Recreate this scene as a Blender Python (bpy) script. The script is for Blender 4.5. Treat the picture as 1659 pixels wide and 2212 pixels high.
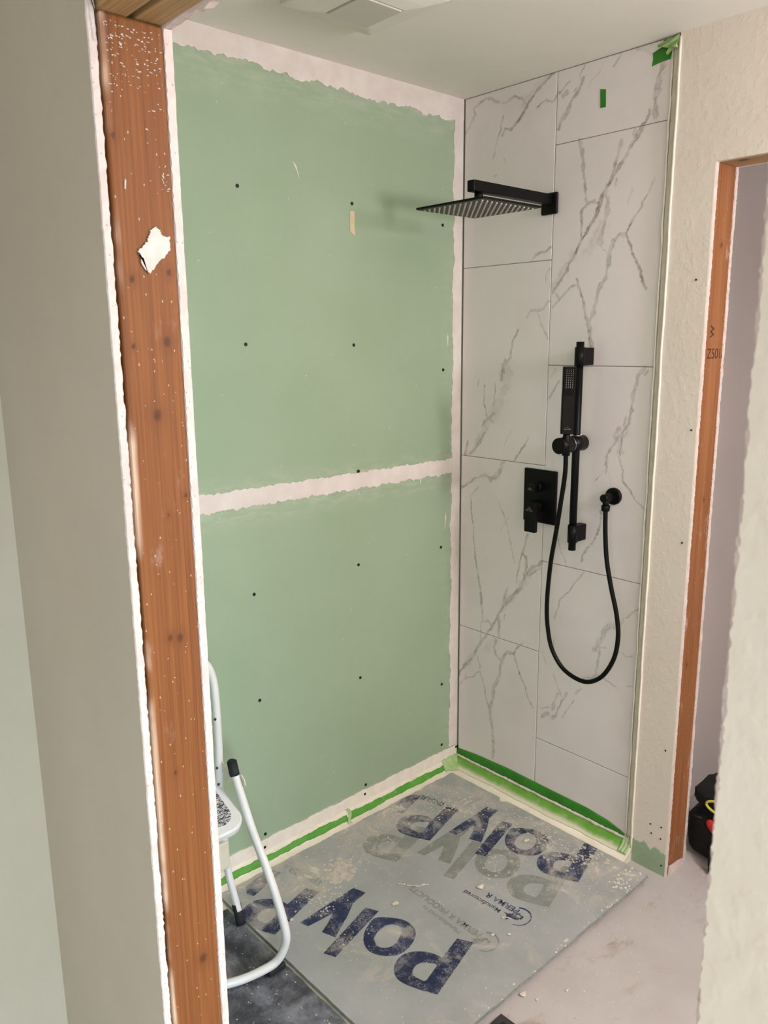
import bpy, bmesh, math, random
import numpy as np
from mathutils import Vector, Matrix

for o in list(bpy.data.objects):
    bpy.data.objects.remove(o)
SC = bpy.context.scene
COL = SC.collection
random.seed(7)
rng = np.random.default_rng(11)

def lin(c):
    c = c / 255.0
    return c / 12.92 if c <= 0.04045 else ((c + 0.055) / 1.055) ** 2.4
def rgb(r, g, b):
    return (lin(r), lin(g), lin(b), 1.0)

# ------------------------------------------------------------------ camera
CAM = Vector((-2.141, -1.949, 1.651))
YAW, PITCH, ROLL = math.radians(47.8278), math.radians(11.9708), math.radians(0.519)
FPX = 1723.9
fwd = Vector((math.cos(YAW) * math.cos(PITCH), math.sin(YAW) * math.cos(PITCH), -math.sin(PITCH)))
rgt = fwd.cross(Vector((0, 0, 1))).normalized()
dwn = fwd.cross(rgt)
rgt, dwn = (math.cos(ROLL) * rgt + math.sin(ROLL) * dwn, -math.sin(ROLL) * rgt + math.cos(ROLL) * dwn)
cd = bpy.data.cameras.new('camera')
cam = bpy.data.objects.new('camera', cd)
COL.objects.link(cam)
M = Matrix((rgt, -dwn, -fwd)).transposed().to_4x4()
M.translation = CAM
cam.matrix_world = M
cd.sensor_fit = 'HORIZONTAL'
cd.sensor_width = 36.0
cd.lens = FPX * 36.0 / 1659.0
cd.clip_start = 0.02
cd.dof.use_dof = True
cd.dof.focus_distance = 2.3
cd.dof.aperture_fstop = 18.0
SC.camera = cam

# ------------------------------------------------------------------ light
world = bpy.data.worlds.new('world')
SC.world = world
world.use_nodes = True
bg = world.node_tree.nodes['Background']
bg.inputs['Color'].default_value = (0.97, 0.985, 1.08, 1.0)
bg.inputs['Strength'].default_value = 0.95

def area(name, loc, target, size, power, color, size_y=None):
    l = bpy.data.lights.new(name, 'AREA')
    l.energy = power
    l.color = color
    l.size = size
    if size_y:
        l.shape = 'RECTANGLE'
        l.size_y = size_y
    o = bpy.data.objects.new(name, l)
    COL.objects.link(o)
    o.location = loc
    d = Vector(target) - Vector(loc)
    o.rotation_euler = d.to_track_quat('-Z', 'Y').to_euler()
    return o
def bulb(name, loc, radius, power, color):
    l = bpy.data.lights.new(name, 'POINT')
    l.energy = power
    l.color = color
    l.shadow_soft_size = radius
    o = bpy.data.objects.new(name, l)
    COL.objects.link(o)
    o.location = loc
    return o
# vanity lamp on the far part of the right wall, daylight window behind the camera, hall lamp
bulb('vanity_light', (-0.30, -2.55, 2.02), 0.16, 83, (1.0, 0.95, 1.0))
wd = area('window_daylight', (-2.45, -3.9, 1.25), (-1.15, -0.2, -0.25), 1.1, 34, (0.66, 0.84, 1.0), 1.0)
wd.data.spread = math.radians(95)
bulb('hall_lamp', (-3.9, -3.1, 2.1), 0.14, 34, (1.0, 0.91, 0.84))
SC.view_settings.view_transform = 'Standard'
SC.view_settings.look = 'None'
SC.view_settings.gamma = 1.0
SC.view_settings.use_curve_mapping = False
SC.view_settings.exposure = 0.08

# ------------------------------------------------------------------ node helper
class NT:
    def __init__(s, name):
        s.m = bpy.data.materials.new(name)
        s.m.use_nodes = True
        s.t = s.m.node_tree
        s.b = s.t.nodes['Principled BSDF']
    def node(s, kind, **kw):
        n = s.t.nodes.new(kind)
        for k, v in kw.items():
            setattr(n, k, v)
        return n
    def put(s, sock, v):
        if isinstance(v, bpy.types.NodeSocket):
            s.t.links.new(v, sock)
        else:
            sock.default_value = v
    def math(s, op, a, b=0.0, c=None):
        n = s.node('ShaderNodeMath', operation=op)
        s.put(n.inputs[0], a)
        s.put(n.inputs[1], b)
        if c is not None:
            s.put(n.inputs[2], c)
        return n.outputs[0]
    def add(s, a, b): return s.math('ADD', a, b)
    def sub(s, a, b): return s.math('SUBTRACT', a, b)
    def mul(s, a, b): return s.math('MULTIPLY', a, b)
    def mx(s, a, b): return s.math('MAXIMUM', a, b)
    def mn(s, a, b): return s.math('MINIMUM', a, b)
    def pos(s):
        return s.node('ShaderNodeNewGeometry').outputs['Position']
    def xyz(s, v):
        n = s.node('ShaderNodeSeparateXYZ')
        s.put(n.inputs[0], v)
        return n.outputs
    def vmul(s, v, f):
        n = s.node('ShaderNodeVectorMath', operation='MULTIPLY')
        s.put(n.inputs[0], v)
        n.inputs[1].default_value = f
        return n.outputs[0]
    def noise(s, v, scale, detail=3.0, rough=0.55, dist=0.0):
        n = s.node('ShaderNodeTexNoise')
        s.put(n.inputs['Vector'], v)
        n.inputs['Scale'].default_value = scale
        n.inputs['Detail'].default_value = detail
        n.inputs['Roughness'].default_value = rough
        n.inputs['Distortion'].default_value = dist
        return n.outputs['Fac']
    def voro(s, v, scale, feature='F1'):
        n = s.node('ShaderNodeTexVoronoi', feature=feature)
        s.put(n.inputs['Vector'], v)
        n.inputs['Scale'].default_value = scale
        return n.outputs['Distance']
    def step(s, x, a, b):                      # smooth 0..1 from a to b
        n = s.node('ShaderNodeMapRange', interpolation_type='SMOOTHSTEP')
        s.put(n.inputs['Value'], x)
        s.put(n.inputs['From Min'], a)
        s.put(n.inputs['From Max'], b)
        return n.outputs[0]
    def mix(s, f, a, b):
        n = s.node('ShaderNodeMix', data_type='RGBA')
        s.put(n.inputs[0], f)
        s.put(n.inputs[6], a)
        s.put(n.inputs[7], b)
        return n.outputs[2]
    def bump(s, h, strength, dist=0.002):
        n = s.node('ShaderNodeBump')
        n.inputs['Strength'].default_value = strength
        n.inputs['Distance'].default_value = dist
        s.put(n.inputs['Height'], h)
        s.t.links.new(n.outputs[0], s.b.inputs['Normal'])
    def done(s, col, rough=0.7, metal=0.0, spec=0.4):
        s.put(s.b.inputs['Base Color'], col)
        s.put(s.b.inputs['Roughness'], rough)
        s.b.inputs['Metallic'].default_value = metal
        s.b.inputs['Specular IOR Level'].default_value = spec
        return s.m

def simple(name, c1, c2=None, scale=20.0, rough=0.7, bump=0.0, bscale=200.0, metal=0.0, spec=0.4, bd=0.001):
    n = NT(name)
    p = n.pos()
    col = c1
    if c2:
        col = n.mix(n.step(n.noise(p, scale, 4), 0.35, 0.65), c1, c2)
    if bump:
        n.bump(n.noise(p, bscale, 2), bump, bd)
    return n.done(col, rough, metal, spec)
VEINS=[
(5.8,0.6,[(0.368,2.439),(0.333,2.422),(0.298,2.403),(0.278,2.38),(0.258,2.361),(0.253,2.35),(0.232,2.334),(0.205,2.311),(0.18,2.316),(0.167,2.3)]),
(3.5,0.5,[(0.171,2.358),(0.163,2.327),(0.15,2.289),(0.139,2.266),(0.131,2.234)]),
(4.0,0.6,[(0.382,2.381),(0.371,2.365),(0.361,2.359),(0.335,2.37),(0.315,2.363),(0.303,2.352)]),
(5.8,0.4,[(0.257,2.373),(0.246,2.391),(0.219,2.404),(0.181,2.393),(0.147,2.402),(0.118,2.418),(0.098,2.424),(0.066,2.414),(0.045,2.404),(0.049,2.382),(0.034,2.356),(0.01,2.335)]),
(3.5,0.3,[(0.177,2.227),(0.183,2.209)]),
(4.6,0.3,[(0.136,2.181),(0.147,2.182)]),
(23.0,0.2,[(0.343,2.431),(0.293,2.408),(0.252,2.374)]),
(3.5,0.6,[(0.471,2.437),(0.458,2.416),(0.453,2.406)]),
(9.2,0.55,[(0.468,2.399),(0.453,2.373),(0.43,2.345),(0.412,2.315),(0.387,2.278)]),
(3.5,0.5,[(0.418,2.401),(0.409,2.394),(0.399,2.385),(0.387,2.376)]),
(8.1,0.4,[(0.412,2.375),(0.4,2.366)]),
(4.6,0.35,[(0.443,2.383),(0.438,2.373)]),
(4.6,0.3,[(0.593,2.436),(0.581,2.423),(0.569,2.41)]),
(3.5,0.2,[(0.532,2.431),(0.52,2.402),(0.494,2.386),(0.49,2.369)]),
(11.5,0.5,[(0.72,2.383),(0.714,2.357),(0.708,2.325),(0.706,2.294),(0.702,2.264),(0.705,2.253)]),
(5.8,0.6,[(0.688,2.267),(0.685,2.25),(0.677,2.241)]),
(2.9,0.5,[(0.729,2.377),(0.718,2.36)]),
(4.6,0.3,[(0.636,2.434),(0.661,2.426),(0.686,2.413)]),
(9.2,0.65,[(0.669,2.236),(0.654,2.21),(0.634,2.182),(0.614,2.156),(0.59,2.123),(0.573,2.1),(0.552,2.073),(0.536,2.029),(0.523,2.004)]),
(9.2,0.35,[(0.644,2.23),(0.646,2.201),(0.626,2.176)]),
(8.1,0.5,[(0.464,2.231),(0.473,2.202),(0.478,2.163),(0.484,2.124),(0.491,2.085),(0.497,2.053)]),
(8.1,0.5,[(0.605,2.205),(0.598,2.181),(0.588,2.153),(0.581,2.117)]),
(8.1,0.5,[(0.561,2.083),(0.564,2.056),(0.575,2.025)]),
(5.8,0.4,[(0.595,2.104),(0.592,2.09)]),
(3.5,0.25,[(0.716,2.094),(0.701,2.06),(0.686,2.033),(0.667,2.006)]),
(4.6,0.2,[(0.646,2.071),(0.635,2.032)]),
(6.9,0.5,[(0.525,2.055),(0.507,2.052),(0.493,2.046),(0.479,2.028)]),
(5.4,0.55,[(0.537,2.047),(0.514,2.055),(0.492,2.045),(0.482,2.032),(0.481,2.014),(0.484,1.984),(0.481,1.958)]),
(7.6,0.7,[(0.553,2.069),(0.545,2.042),(0.53,2.012),(0.509,1.981),(0.484,1.951),(0.467,1.923),(0.45,1.89),(0.432,1.861),(0.41,1.832),(0.385,1.803)]),
(19.5,0.3,[(0.458,1.908),(0.436,1.88),(0.414,1.847),(0.391,1.814)]),
(13.0,0.45,[(0.561,2.068),(0.569,2.039),(0.569,2.011),(0.56,1.98),(0.55,1.952),(0.547,1.934)]),
(27.0,0.2,[(0.557,1.987),(0.537,1.957),(0.508,1.919)]),
(3.2,0.5,[(0.536,1.937),(0.552,1.923),(0.575,1.902)]),
(4.3,0.6,[(0.694,2.047),(0.668,2.009),(0.646,1.977),(0.635,1.954),(0.645,1.928),(0.664,1.888),(0.682,1.855),(0.693,1.819),(0.708,1.793)]),
(9.7,0.45,[(0.636,1.947),(0.606,1.95),(0.594,1.933),(0.583,1.905),(0.579,1.866),(0.57,1.83),(0.548,1.798),(0.545,1.761),(0.536,1.731),(0.523,1.705),(0.53,1.674),(0.534,1.636)]),
(2.7,0.4,[(0.588,1.901),(0.588,1.865)]),
(4.9,0.55,[(0.473,1.836),(0.486,1.805),(0.502,1.763),(0.506,1.736),(0.517,1.701),(0.521,1.671),(0.532,1.636)]),
(4.3,0.45,[(0.467,1.821),(0.444,1.807),(0.417,1.785),(0.389,1.759)]),
(4.3,0.45,[(0.399,1.798),(0.412,1.778)]),
(5.4,0.5,[(0.375,1.937),(0.357,1.928),(0.333,1.927),(0.313,1.917),(0.301,1.906)]),
(2.7,0.25,[(0.374,1.877),(0.36,1.866),(0.356,1.835)]),
(7.6,0.5,[(0.373,1.776),(0.354,1.757),(0.33,1.746),(0.304,1.749),(0.284,1.731)]),
(3.8,0.5,[(0.33,1.738),(0.341,1.709),(0.363,1.677),(0.368,1.657)]),
(6.5,0.6,[(0.251,1.687),(0.233,1.658),(0.224,1.62),(0.222,1.599),(0.203,1.578),(0.187,1.552),(0.188,1.526)]),
(27.0,0.2,[(0.22,1.557),(0.21,1.527)]),
(10.6,0.6,[(0.2,1.587),(0.19,1.562),(0.186,1.524)]),
(31.7,0.22,[(0.217,1.558),(0.203,1.495),(0.177,1.447),(0.15,1.403)]),
(3.2,0.5,[(0.158,1.511),(0.162,1.485),(0.152,1.438)]),
(2.6,0.4,[(0.084,1.523),(0.079,1.499)]),
(3.7,0.55,[(0.111,1.501),(0.109,1.448),(0.118,1.418),(0.124,1.397)]),
(7.4,0.55,[(0.155,1.408),(0.128,1.389),(0.111,1.366),(0.128,1.354),(0.106,1.325),(0.077,1.287),(0.048,1.258)]),
(13.8,0.25,[(0.145,1.381),(0.117,1.353),(0.089,1.315),(0.066,1.277)]),
(6.3,0.5,[(0.038,1.302),(0.027,1.256)]),
(4.2,0.5,[(0.122,1.397),(0.145,1.385),(0.156,1.377)]),
(4.2,0.5,[(0.111,1.379),(0.105,1.356)]),
(2.6,0.3,[(0.239,1.355),(0.218,1.33),(0.198,1.289)]),
(4.8,0.55,[(0.306,1.337),(0.287,1.302),(0.266,1.283),(0.251,1.255)]),
(11.6,0.5,[(0.202,1.246),(0.191,1.219),(0.172,1.194),(0.147,1.176),(0.121,1.188)]),
(6.3,0.5,[(0.121,1.191),(0.086,1.177),(0.05,1.157),(0.02,1.135),(0.002,1.126)]),
(2.6,0.3,[(0.095,1.147),(0.063,1.117),(0.048,1.097)]),
(3.7,0.6,[(0.057,1.098),(0.058,1.056),(0.068,1.002),(0.072,0.946),(0.082,0.886),(0.096,0.802)]),
(2.6,0.3,[(0.177,1.115),(0.204,1.069),(0.228,1.01),(0.246,0.95),(0.259,0.898)]),
(2.6,0.2,[(0.232,1.055),(0.194,1.0)]),
(5.3,0.5,[(0.315,1.007),(0.306,0.974),(0.301,0.951),(0.291,0.931)]),
(3.7,0.5,[(0.294,0.932),(0.281,0.893),(0.272,0.846)]),
(4.2,0.5,[(0.296,0.941),(0.313,0.918),(0.311,0.891),(0.32,0.865)]),
(5.3,0.5,[(0.374,0.919),(0.351,0.899),(0.325,0.884),(0.304,0.858)]),
(5.3,0.4,[(0.424,1.531),(0.403,1.498),(0.385,1.469)]),
(5.3,0.25,[(0.41,1.566),(0.392,1.542)]),
(9.5,0.5,[(0.717,1.571),(0.698,1.553),(0.692,1.527),(0.685,1.497),(0.683,1.464),(0.681,1.434)]),
(4.2,0.4,[(0.729,1.571),(0.722,1.553)]),
(7.4,0.5,[(0.681,1.431),(0.678,1.408),(0.659,1.384),(0.639,1.36),(0.623,1.332),(0.603,1.303),(0.606,1.28),(0.604,1.252)]),
(3.7,0.5,[(0.664,1.433),(0.667,1.419),(0.658,1.403)]),
(10.6,0.4,[(0.646,1.391),(0.63,1.367)]),
(3.7,0.5,[(0.659,1.377),(0.653,1.338),(0.651,1.307),(0.661,1.282),(0.664,1.255),(0.664,1.232),(0.686,1.215),(0.709,1.184),(0.735,1.161),(0.748,1.155)]),
(19.0,0.2,[(0.678,1.419),(0.652,1.361),(0.65,1.323)]),
(2.6,0.4,[(0.597,1.255),(0.584,1.242),(0.571,1.227)]),
(3.2,0.35,[(0.615,1.253),(0.624,1.235),(0.624,1.207)]),
(6.3,0.5,[(0.607,1.154),(0.599,1.129),(0.595,1.088),(0.585,1.049),(0.569,1.018),(0.551,1.002),(0.538,0.979),(0.534,0.957)]),
(3.2,0.4,[(0.465,1.204),(0.452,1.157),(0.442,1.109)]),
(2.6,0.45,[(0.439,1.015),(0.456,0.967),(0.477,0.929)]),
(2.1,0.3,[(0.408,1.271),(0.414,1.247)]),
(4.7,0.55,[(0.074,0.916),(0.084,0.862),(0.1,0.8),(0.107,0.755),(0.116,0.705),(0.123,0.655)]),
(7.2,0.6,[(0.376,0.923),(0.364,0.909),(0.338,0.898),(0.321,0.875),(0.303,0.844),(0.289,0.81),(0.262,0.781),(0.241,0.754),(0.214,0.72),(0.192,0.686),(0.171,0.643),(0.143,0.598),(0.114,0.561),(0.09,0.516),(0.061,0.472),(0.03,0.438),(0.008,0.401)]),
(15.5,0.3,[(0.344,0.884),(0.299,0.826),(0.257,0.771),(0.22,0.726)]),
(5.2,0.5,[(0.369,0.898),(0.344,0.879),(0.319,0.856)]),
(5.2,0.5,[(0.311,0.925),(0.318,0.896),(0.303,0.866)]),
(3.1,0.5,[(0.29,0.934),(0.278,0.879),(0.272,0.828)]),
(18.6,0.3,[(0.078,0.502),(0.036,0.44)]),
(6.2,0.4,[(0.232,0.797),(0.222,0.758),(0.211,0.719)]),
(7.2,0.5,[(0.195,0.683),(0.199,0.642),(0.2,0.604)]),
(4.1,0.4,[(0.223,0.699),(0.221,0.675)]),
(3.1,0.45,[(0.124,0.65),(0.112,0.628),(0.114,0.561)]),
(7.2,0.4,[(0.121,0.642),(0.144,0.653),(0.165,0.637)]),
(7.2,0.45,[(0.189,0.592),(0.179,0.556),(0.191,0.531),(0.209,0.517)]),
(20.7,0.15,[(0.178,0.584),(0.138,0.539)]),
(4.1,0.55,[(0.306,0.611),(0.28,0.585),(0.269,0.558),(0.281,0.529),(0.299,0.493),(0.317,0.461),(0.334,0.42),(0.357,0.386)]),
(9.3,0.45,[(0.269,0.558),(0.241,0.56),(0.225,0.541),(0.212,0.504),(0.205,0.453),(0.182,0.408),(0.178,0.362),(0.164,0.318),(0.168,0.275),(0.178,0.229),(0.185,0.182),(0.184,0.121)]),
(4.1,0.5,[(0.103,0.5),(0.116,0.44),(0.135,0.387),(0.152,0.329),(0.164,0.299)]),
(3.1,0.4,[(0.11,0.443),(0.074,0.412),(0.037,0.395),(0.015,0.363)]),
(3.1,0.4,[(0.037,0.41),(0.046,0.391)]),
(4.1,0.45,[(0.546,0.922),(0.526,0.893),(0.504,0.867),(0.491,0.843),(0.458,0.81),(0.45,0.778),(0.437,0.735)]),
(3.6,0.4,[(0.434,0.669),(0.439,0.622),(0.448,0.589),(0.469,0.56)]),
(2.6,0.35,[(0.394,0.604),(0.408,0.563)]),
(3.1,0.5,[(0.445,0.534),(0.457,0.502),(0.478,0.469)]),
(5.2,0.5,[(0.749,0.855),(0.73,0.831),(0.702,0.804),(0.677,0.777)]),
(12.4,0.45,[(0.673,0.772),(0.647,0.765),(0.631,0.744),(0.619,0.712),(0.594,0.671)]),
(4.7,0.5,[(0.638,0.688),(0.616,0.681),(0.613,0.651),(0.608,0.612),(0.607,0.586)]),
(5.2,0.4,[(0.589,0.674),(0.603,0.669)]),
(10.3,0.4,[(0.607,0.586),(0.59,0.567),(0.557,0.555)]),
(3.6,0.45,[(0.607,0.59),(0.64,0.583),(0.663,0.574),(0.681,0.567)]),
(3.1,0.4,[(0.696,0.688),(0.709,0.678),(0.73,0.688)]),
(2.6,0.35,[(0.715,0.582),(0.745,0.59)]),
(5.2,0.3,[(0.554,0.521),(0.531,0.496)]),
(6.2,0.5,[(0.498,0.484),(0.484,0.457),(0.47,0.426),(0.457,0.389),(0.442,0.374)]),
(10.3,0.35,[(0.463,0.473),(0.449,0.441),(0.445,0.412)]),
(4.1,0.4,[(0.528,0.468),(0.505,0.433),(0.482,0.389)]),
(9.3,0.45,[(0.426,0.391),(0.401,0.364)]),
(3.1,0.4,[(0.425,0.41),(0.394,0.394)])]
# ------------------------------------------------------------------ mesh helpers
def link(name, me, mats, parent=None, smooth=False):
    if not isinstance(mats, (list, tuple)):
        mats = [mats]
    for m in mats:
        me.materials.append(m)
    if smooth:
        for p in me.polygons:
            p.use_smooth = True
    o = bpy.data.objects.new(name, me)
    COL.objects.link(o)
    if parent is not None:
        o.parent = parent
    return o
def mesh(name, v, f, mats, parent=None, fm=None, smooth=False):
    me = bpy.data.meshes.new(name)
    me.from_pydata([tuple(p) for p in v], [], f)
    if fm:
        me.polygons.foreach_set('material_index', fm)
    me.update()
    return link(name, me, mats, parent, smooth)
def from_bm(name, bm, mats, parent=None, smooth=False):
    bmesh.ops.recalc_face_normals(bm, faces=bm.faces)
    me = bpy.data.meshes.new(name)
    bm.to_mesh(me)
    bm.free()
    return link(name, me, mats, parent, smooth)
def root(name, loc=(0, 0, 0), rz=0.0):
    o = bpy.data.objects.new(name, None)
    o.empty_display_size = 0.05
    COL.objects.link(o)
    o.location = loc
    o.rotation_euler = (0, 0, rz)
    return o
def tag(o, label, cat, group=None, kind=None):
    o['label'] = label
    o['category'] = cat
    if group:
        o['group'] = group
    if kind:
        o['kind'] = kind
    return o
def add_box(bm, x0, x1, y0, y1, z0, z1, bev=0.0, seg=2):
    r = bmesh.ops.create_cube(bm, size=1.0)
    vs = r['verts']
    bmesh.ops.scale(bm, vec=(x1 - x0, y1 - y0, z1 - z0), verts=vs)
    bmesh.ops.translate(bm, vec=((x0 + x1) / 2, (y0 + y1) / 2, (z0 + z1) / 2), verts=vs)
    if bev > 0:
        es = list({e for v in vs for e in v.link_edges})
        bmesh.ops.bevel(bm, geom=es, offset=bev, segments=seg, affect='EDGES', profile=0.5)
def box(name, x0, x1, y0, y1, z0, z1, mat, parent=None, bev=0.0, smooth=False):
    bm = bmesh.new()
    add_box(bm, x0, x1, y0, y1, z0, z1, bev)
    return from_bm(name, bm, mat, parent, smooth)
def spline(pts, n):
    pts = [Vector(p) for p in pts]
    out = []
    for i in range(len(pts) - 1):
        p0 = pts[max(i - 1, 0)]; p1 = pts[i]; p2 = pts[i + 1]; p3 = pts[min(i + 2, len(pts) - 1)]
        for k in range(n):
            t = k / n
            out.append(0.5 * ((2 * p1) + (-p0 + p2) * t + (2 * p0 - 5 * p1 + 4 * p2 - p3) * t * t + (-p0 + 3 * p1 - 3 * p2 + p3) * t ** 3))
    out.append(pts[-1])
    return out
def add_tube(bm, pts, r, seg=12, cap=True):
    pts = [Vector(p) for p in pts]
    rad = r if callable(r) else (lambda i: r)
    rings = []
    up = None
    for i, p in enumerate(pts):
        t = (pts[min(i + 1, len(pts) - 1)] - pts[max(i - 1, 0)]).normalized()
        if up is None:
            up = t.orthogonal().normalized()
        up = (up - t * up.dot(t)).normalized()
        s = t.cross(up)
        rings.append([bm.verts.new(p + (up * math.cos(a) + s * math.sin(a)) * rad(i)) for a in [2 * math.pi * k / seg for k in range(seg)]])
    for a, b in zip(rings[:-1], rings[1:]):
        for k in range(seg):
            bm.faces.new((a[k], a[(k + 1) % seg], b[(k + 1) % seg], b[k]))
    if cap:
        bm.faces.new(list(reversed(rings[0])))
        bm.faces.new(rings[-1])
def tube(name, pts, r, mat, parent=None, seg=14, smooth=True):
    bm = bmesh.new()
    add_tube(bm, pts, r, seg)
    o = from_bm(name, bm, mat, parent)
    if smooth:
        for p in o.data.polygons:
            p.use_smooth = len(p.vertices) == 4
    return o
def prism(name, poly, t, fn, mat, parent=None):
    """poly: list of 2-D points; fn(u, v, w) -> 3-D; thickness t along w"""
    bm = bmesh.new()
    a = [bm.verts.new(fn(u, v, 0.0)) for u, v in poly]
    b = [bm.verts.new(fn(u, v, t)) for u, v in poly]
    n = len(poly)
    for i in range(n):
        bm.faces.new((a[i], a[(i + 1) % n], b[(i + 1) % n], b[i]))
    bm.faces.new(list(reversed(a)))
    bm.faces.new(b)
    bm.normal_update()
    bmesh.ops.triangulate(bm, faces=[f for f in bm.faces if len(f.verts) > 4])
    return from_bm(name, bm, mat, parent)
def grid(name, nu, nv, fn, mat, parent=None, smooth=True, thick=0.0):
    v = [fn(i / nu, j / nv) for i in range(nu + 1) for j in range(nv + 1)]
    f = [(i * (nv + 1) + j, (i + 1) * (nv + 1) + j, (i + 1) * (nv + 1) + j + 1, i * (nv + 1) + j + 1) for i in range(nu) for j in range(nv)]
    o = mesh(name, v, f, mat, parent, smooth=smooth)
    if thick:
        m = o.modifiers.new('thickness', 'SOLIDIFY')
        m.thickness = thick
        m.offset = 0.0
    return o
def wob(x, seed=0.0, f=1.0):
    return (math.sin(x * 7.1 * f + seed) + 0.7 * math.sin(x * 17.3 * f + seed * 2.1) + 0.5 * math.sin(x * 41.7 * f + seed * 3.7) + 0.35 * math.sin(x * 97.0 * f + seed * 5.3)) / 2.55

# ------------------------------------------------------------------ materials
def m_green():
    n = NT('green_drywall')
    p = n.pos()
    x = n.xyz(p)
    c = n.mix(n.step(n.noise(p, 2.2, 4), 0.3, 0.7), rgb(150, 170, 141), rgb(157, 176, 148))
    # thin wipes of dried compound feathering out from the joints
    w = n.noise(n.vmul(p, (5.0, 5.0, 16.0)), 2.6, 6, 0.7)
    dz = n.math('ABSOLUTE', n.sub(x[2], 1.205))
    feath = n.sub(1.0, n.step(dz, 0.02, 0.10))
    top = n.step(x[2], 2.24, 2.40)
    side = n.step(x[0], -0.13, -0.03)
    m = n.mul(n.mx(n.mx(feath, top), n.mul(side, 0.5)), n.step(w, 0.36, 0.74))
    low = n.mul(n.sub(1.0, n.step(x[2], 0.1, 0.5)), n.step(n.noise(p, 9, 5, 0.6, 1.5), 0.66, 0.78))
    c = n.mix(n.mul(n.mx(m, n.mul(low, 0.8)), 0.40), c, rgb(216, 210, 192))
    sp = n.math('LESS_THAN', n.voro(p, 16.0), 0.035)
    c = n.mix(n.mul(sp, 0.5), c, rgb(225, 222, 210))
    n.bump(n.noise(p, 160, 2), 0.05, 0.001)
    return n.done(c, 0.8, spec=0.25)
def m_mud():
    n = NT('joint_compound')
    p = n.pos()
    c = n.mix(n.step(n.noise(p, 14, 5), 0.35, 0.7), rgb(216, 206, 197), rgb(225, 217, 209))
    n.bump(n.noise(p, 60, 4), 0.25, 0.002)
    return n.done(c, 0.85, spec=0.2)
def m_tile():
    n = NT('marble_tile')
    p = n.pos()
    a = n.node('ShaderNodeAttribute', attribute_name='vein').outputs['Fac']
    br = n.add(0.55, n.mul(n.noise(p, 38, 4, 0.6), 0.9))
    cloud = n.mul(n.step(n.noise(p, 4.5, 4), 0.45, 0.75), 0.08)
    f = n.mn(n.add(n.mul(a, br), cloud), 0.92)
    vc = n.mix(n.step(n.noise(p, 6, 2), 0.45, 0.7), rgb(112, 107, 101), rgb(138, 116, 98))
    c = n.mix(f, rgb(231, 225, 225), vc)
    return n.done(c, 0.28, spec=0.45)
def m_wood(name, base, dark, pale, axis='z', knots=(), dust=0.0):
    n = NT(name)
    p = n.pos()
    x = n.xyz(p)
    s = {'z': (55.0, 55.0, 2.2), 'y': (55.0, 2.2, 55.0)}[axis]
    g = n.noise(n.vmul(p, tuple(q * 4 if q > 10 else q for q in s)), 1.0, 6, 0.65, 0.6)
    g2 = n.noise(n.vmul(p, tuple(q * 0.25 for q in s)), 1.0, 3, 0.5)
    c = n.mix(n.step(g, 0.35, 0.7), base, dark)
    c = n.mix(n.mul(n.step(g2, 0.45, 0.7), 0.5), c, pale)
    u = x[0] if axis == 'z' else x[0]
    w = x[2] if axis == 'z' else x[1]
    wbl = n.mul(n.sub(n.noise(p, 220, 3), 0.5), 0.008)
    for (kx, kz, r) in knots:
        dx = n.math('DIVIDE', n.add(n.sub(u, kx), wbl), r)
        dzz = n.math('DIVIDE', n.add(n.sub(w, kz), wbl), r * 1.35)
        d = n.math('SQRT', n.add(n.mul(dx, dx), n.mul(dzz, dzz)))
        k = n.sub(1.0, n.step(d, 0.25, 1.15))
        halo = n.sub(1.0, n.step(d, 0.8, 3.2))
        c = n.mix(n.mul(halo, 0.4), c, dark)
        c = n.mix(n.mul(k, 0.80), c, rgb(72, 40, 22))
    if axis == 'z' and len(knots) > 5:
        wane = n.mul(n.sub(1.0, n.step(n.add(u, n.mul(n.sub(n.noise(n.vmul(p, (60, 60, 3)), 1.0, 3), 0.5), 0.02)), -1.642, -1.632)), n.step(n.noise(n.vmul(p, (1, 1, 1)), 5.0, 3), 0.42, 0.6))
        c = n.mix(n.mul(wane, 0.7), c, rgb(226, 196, 166))
    if dust:
        d = n.step(n.noise(n.vmul(p, (1, 1, 0.45)), 17, 5, 0.65), 0.60, 0.76)
        c = n.mix(n.mul(d, dust), c, rgb(214, 190, 172))
        sp = n.math('LESS_THAN', n.voro(n.vmul(p, (1.0, 1.0, 0.5)), 75.0), 0.07)
        c = n.mix(n.mul(sp, 0.45), c, rgb(226, 206, 184))
    n.bump(g, 0.15, 0.001)
    return n.done(c, 0.62, spec=0.3)
def m_core():
    n = NT('gypsum_core')
    p = n.pos()
    c = n.mix(n.step(n.noise(p, 30, 4), 0.4, 0.7), rgb(212, 197, 187), rgb(202, 184, 174))
    c = n.mix(n.mul(n.math('LESS_THAN', n.voro(p, 95.0), 0.12), 0.55), c, rgb(140, 112, 92))
    n.bump(n.noise(p, 220, 3), 0.6, 0.002)
    return n.done(c, 0.9, spec=0.15)
def m_paint(name, c1, c2, strength, scale=55.0):
    n = NT(name)
    p = n.pos()
    c = n.mix(n.step(n.noise(p, 3.0, 4), 0.35, 0.65), c1, c2)
    h = n.step(n.noise(p, scale, 3, 0.5), 0.4, 0.7)
    n.bump(h, strength, 0.0025)
    return n.done(c, 0.75, spec=0.25)
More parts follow.
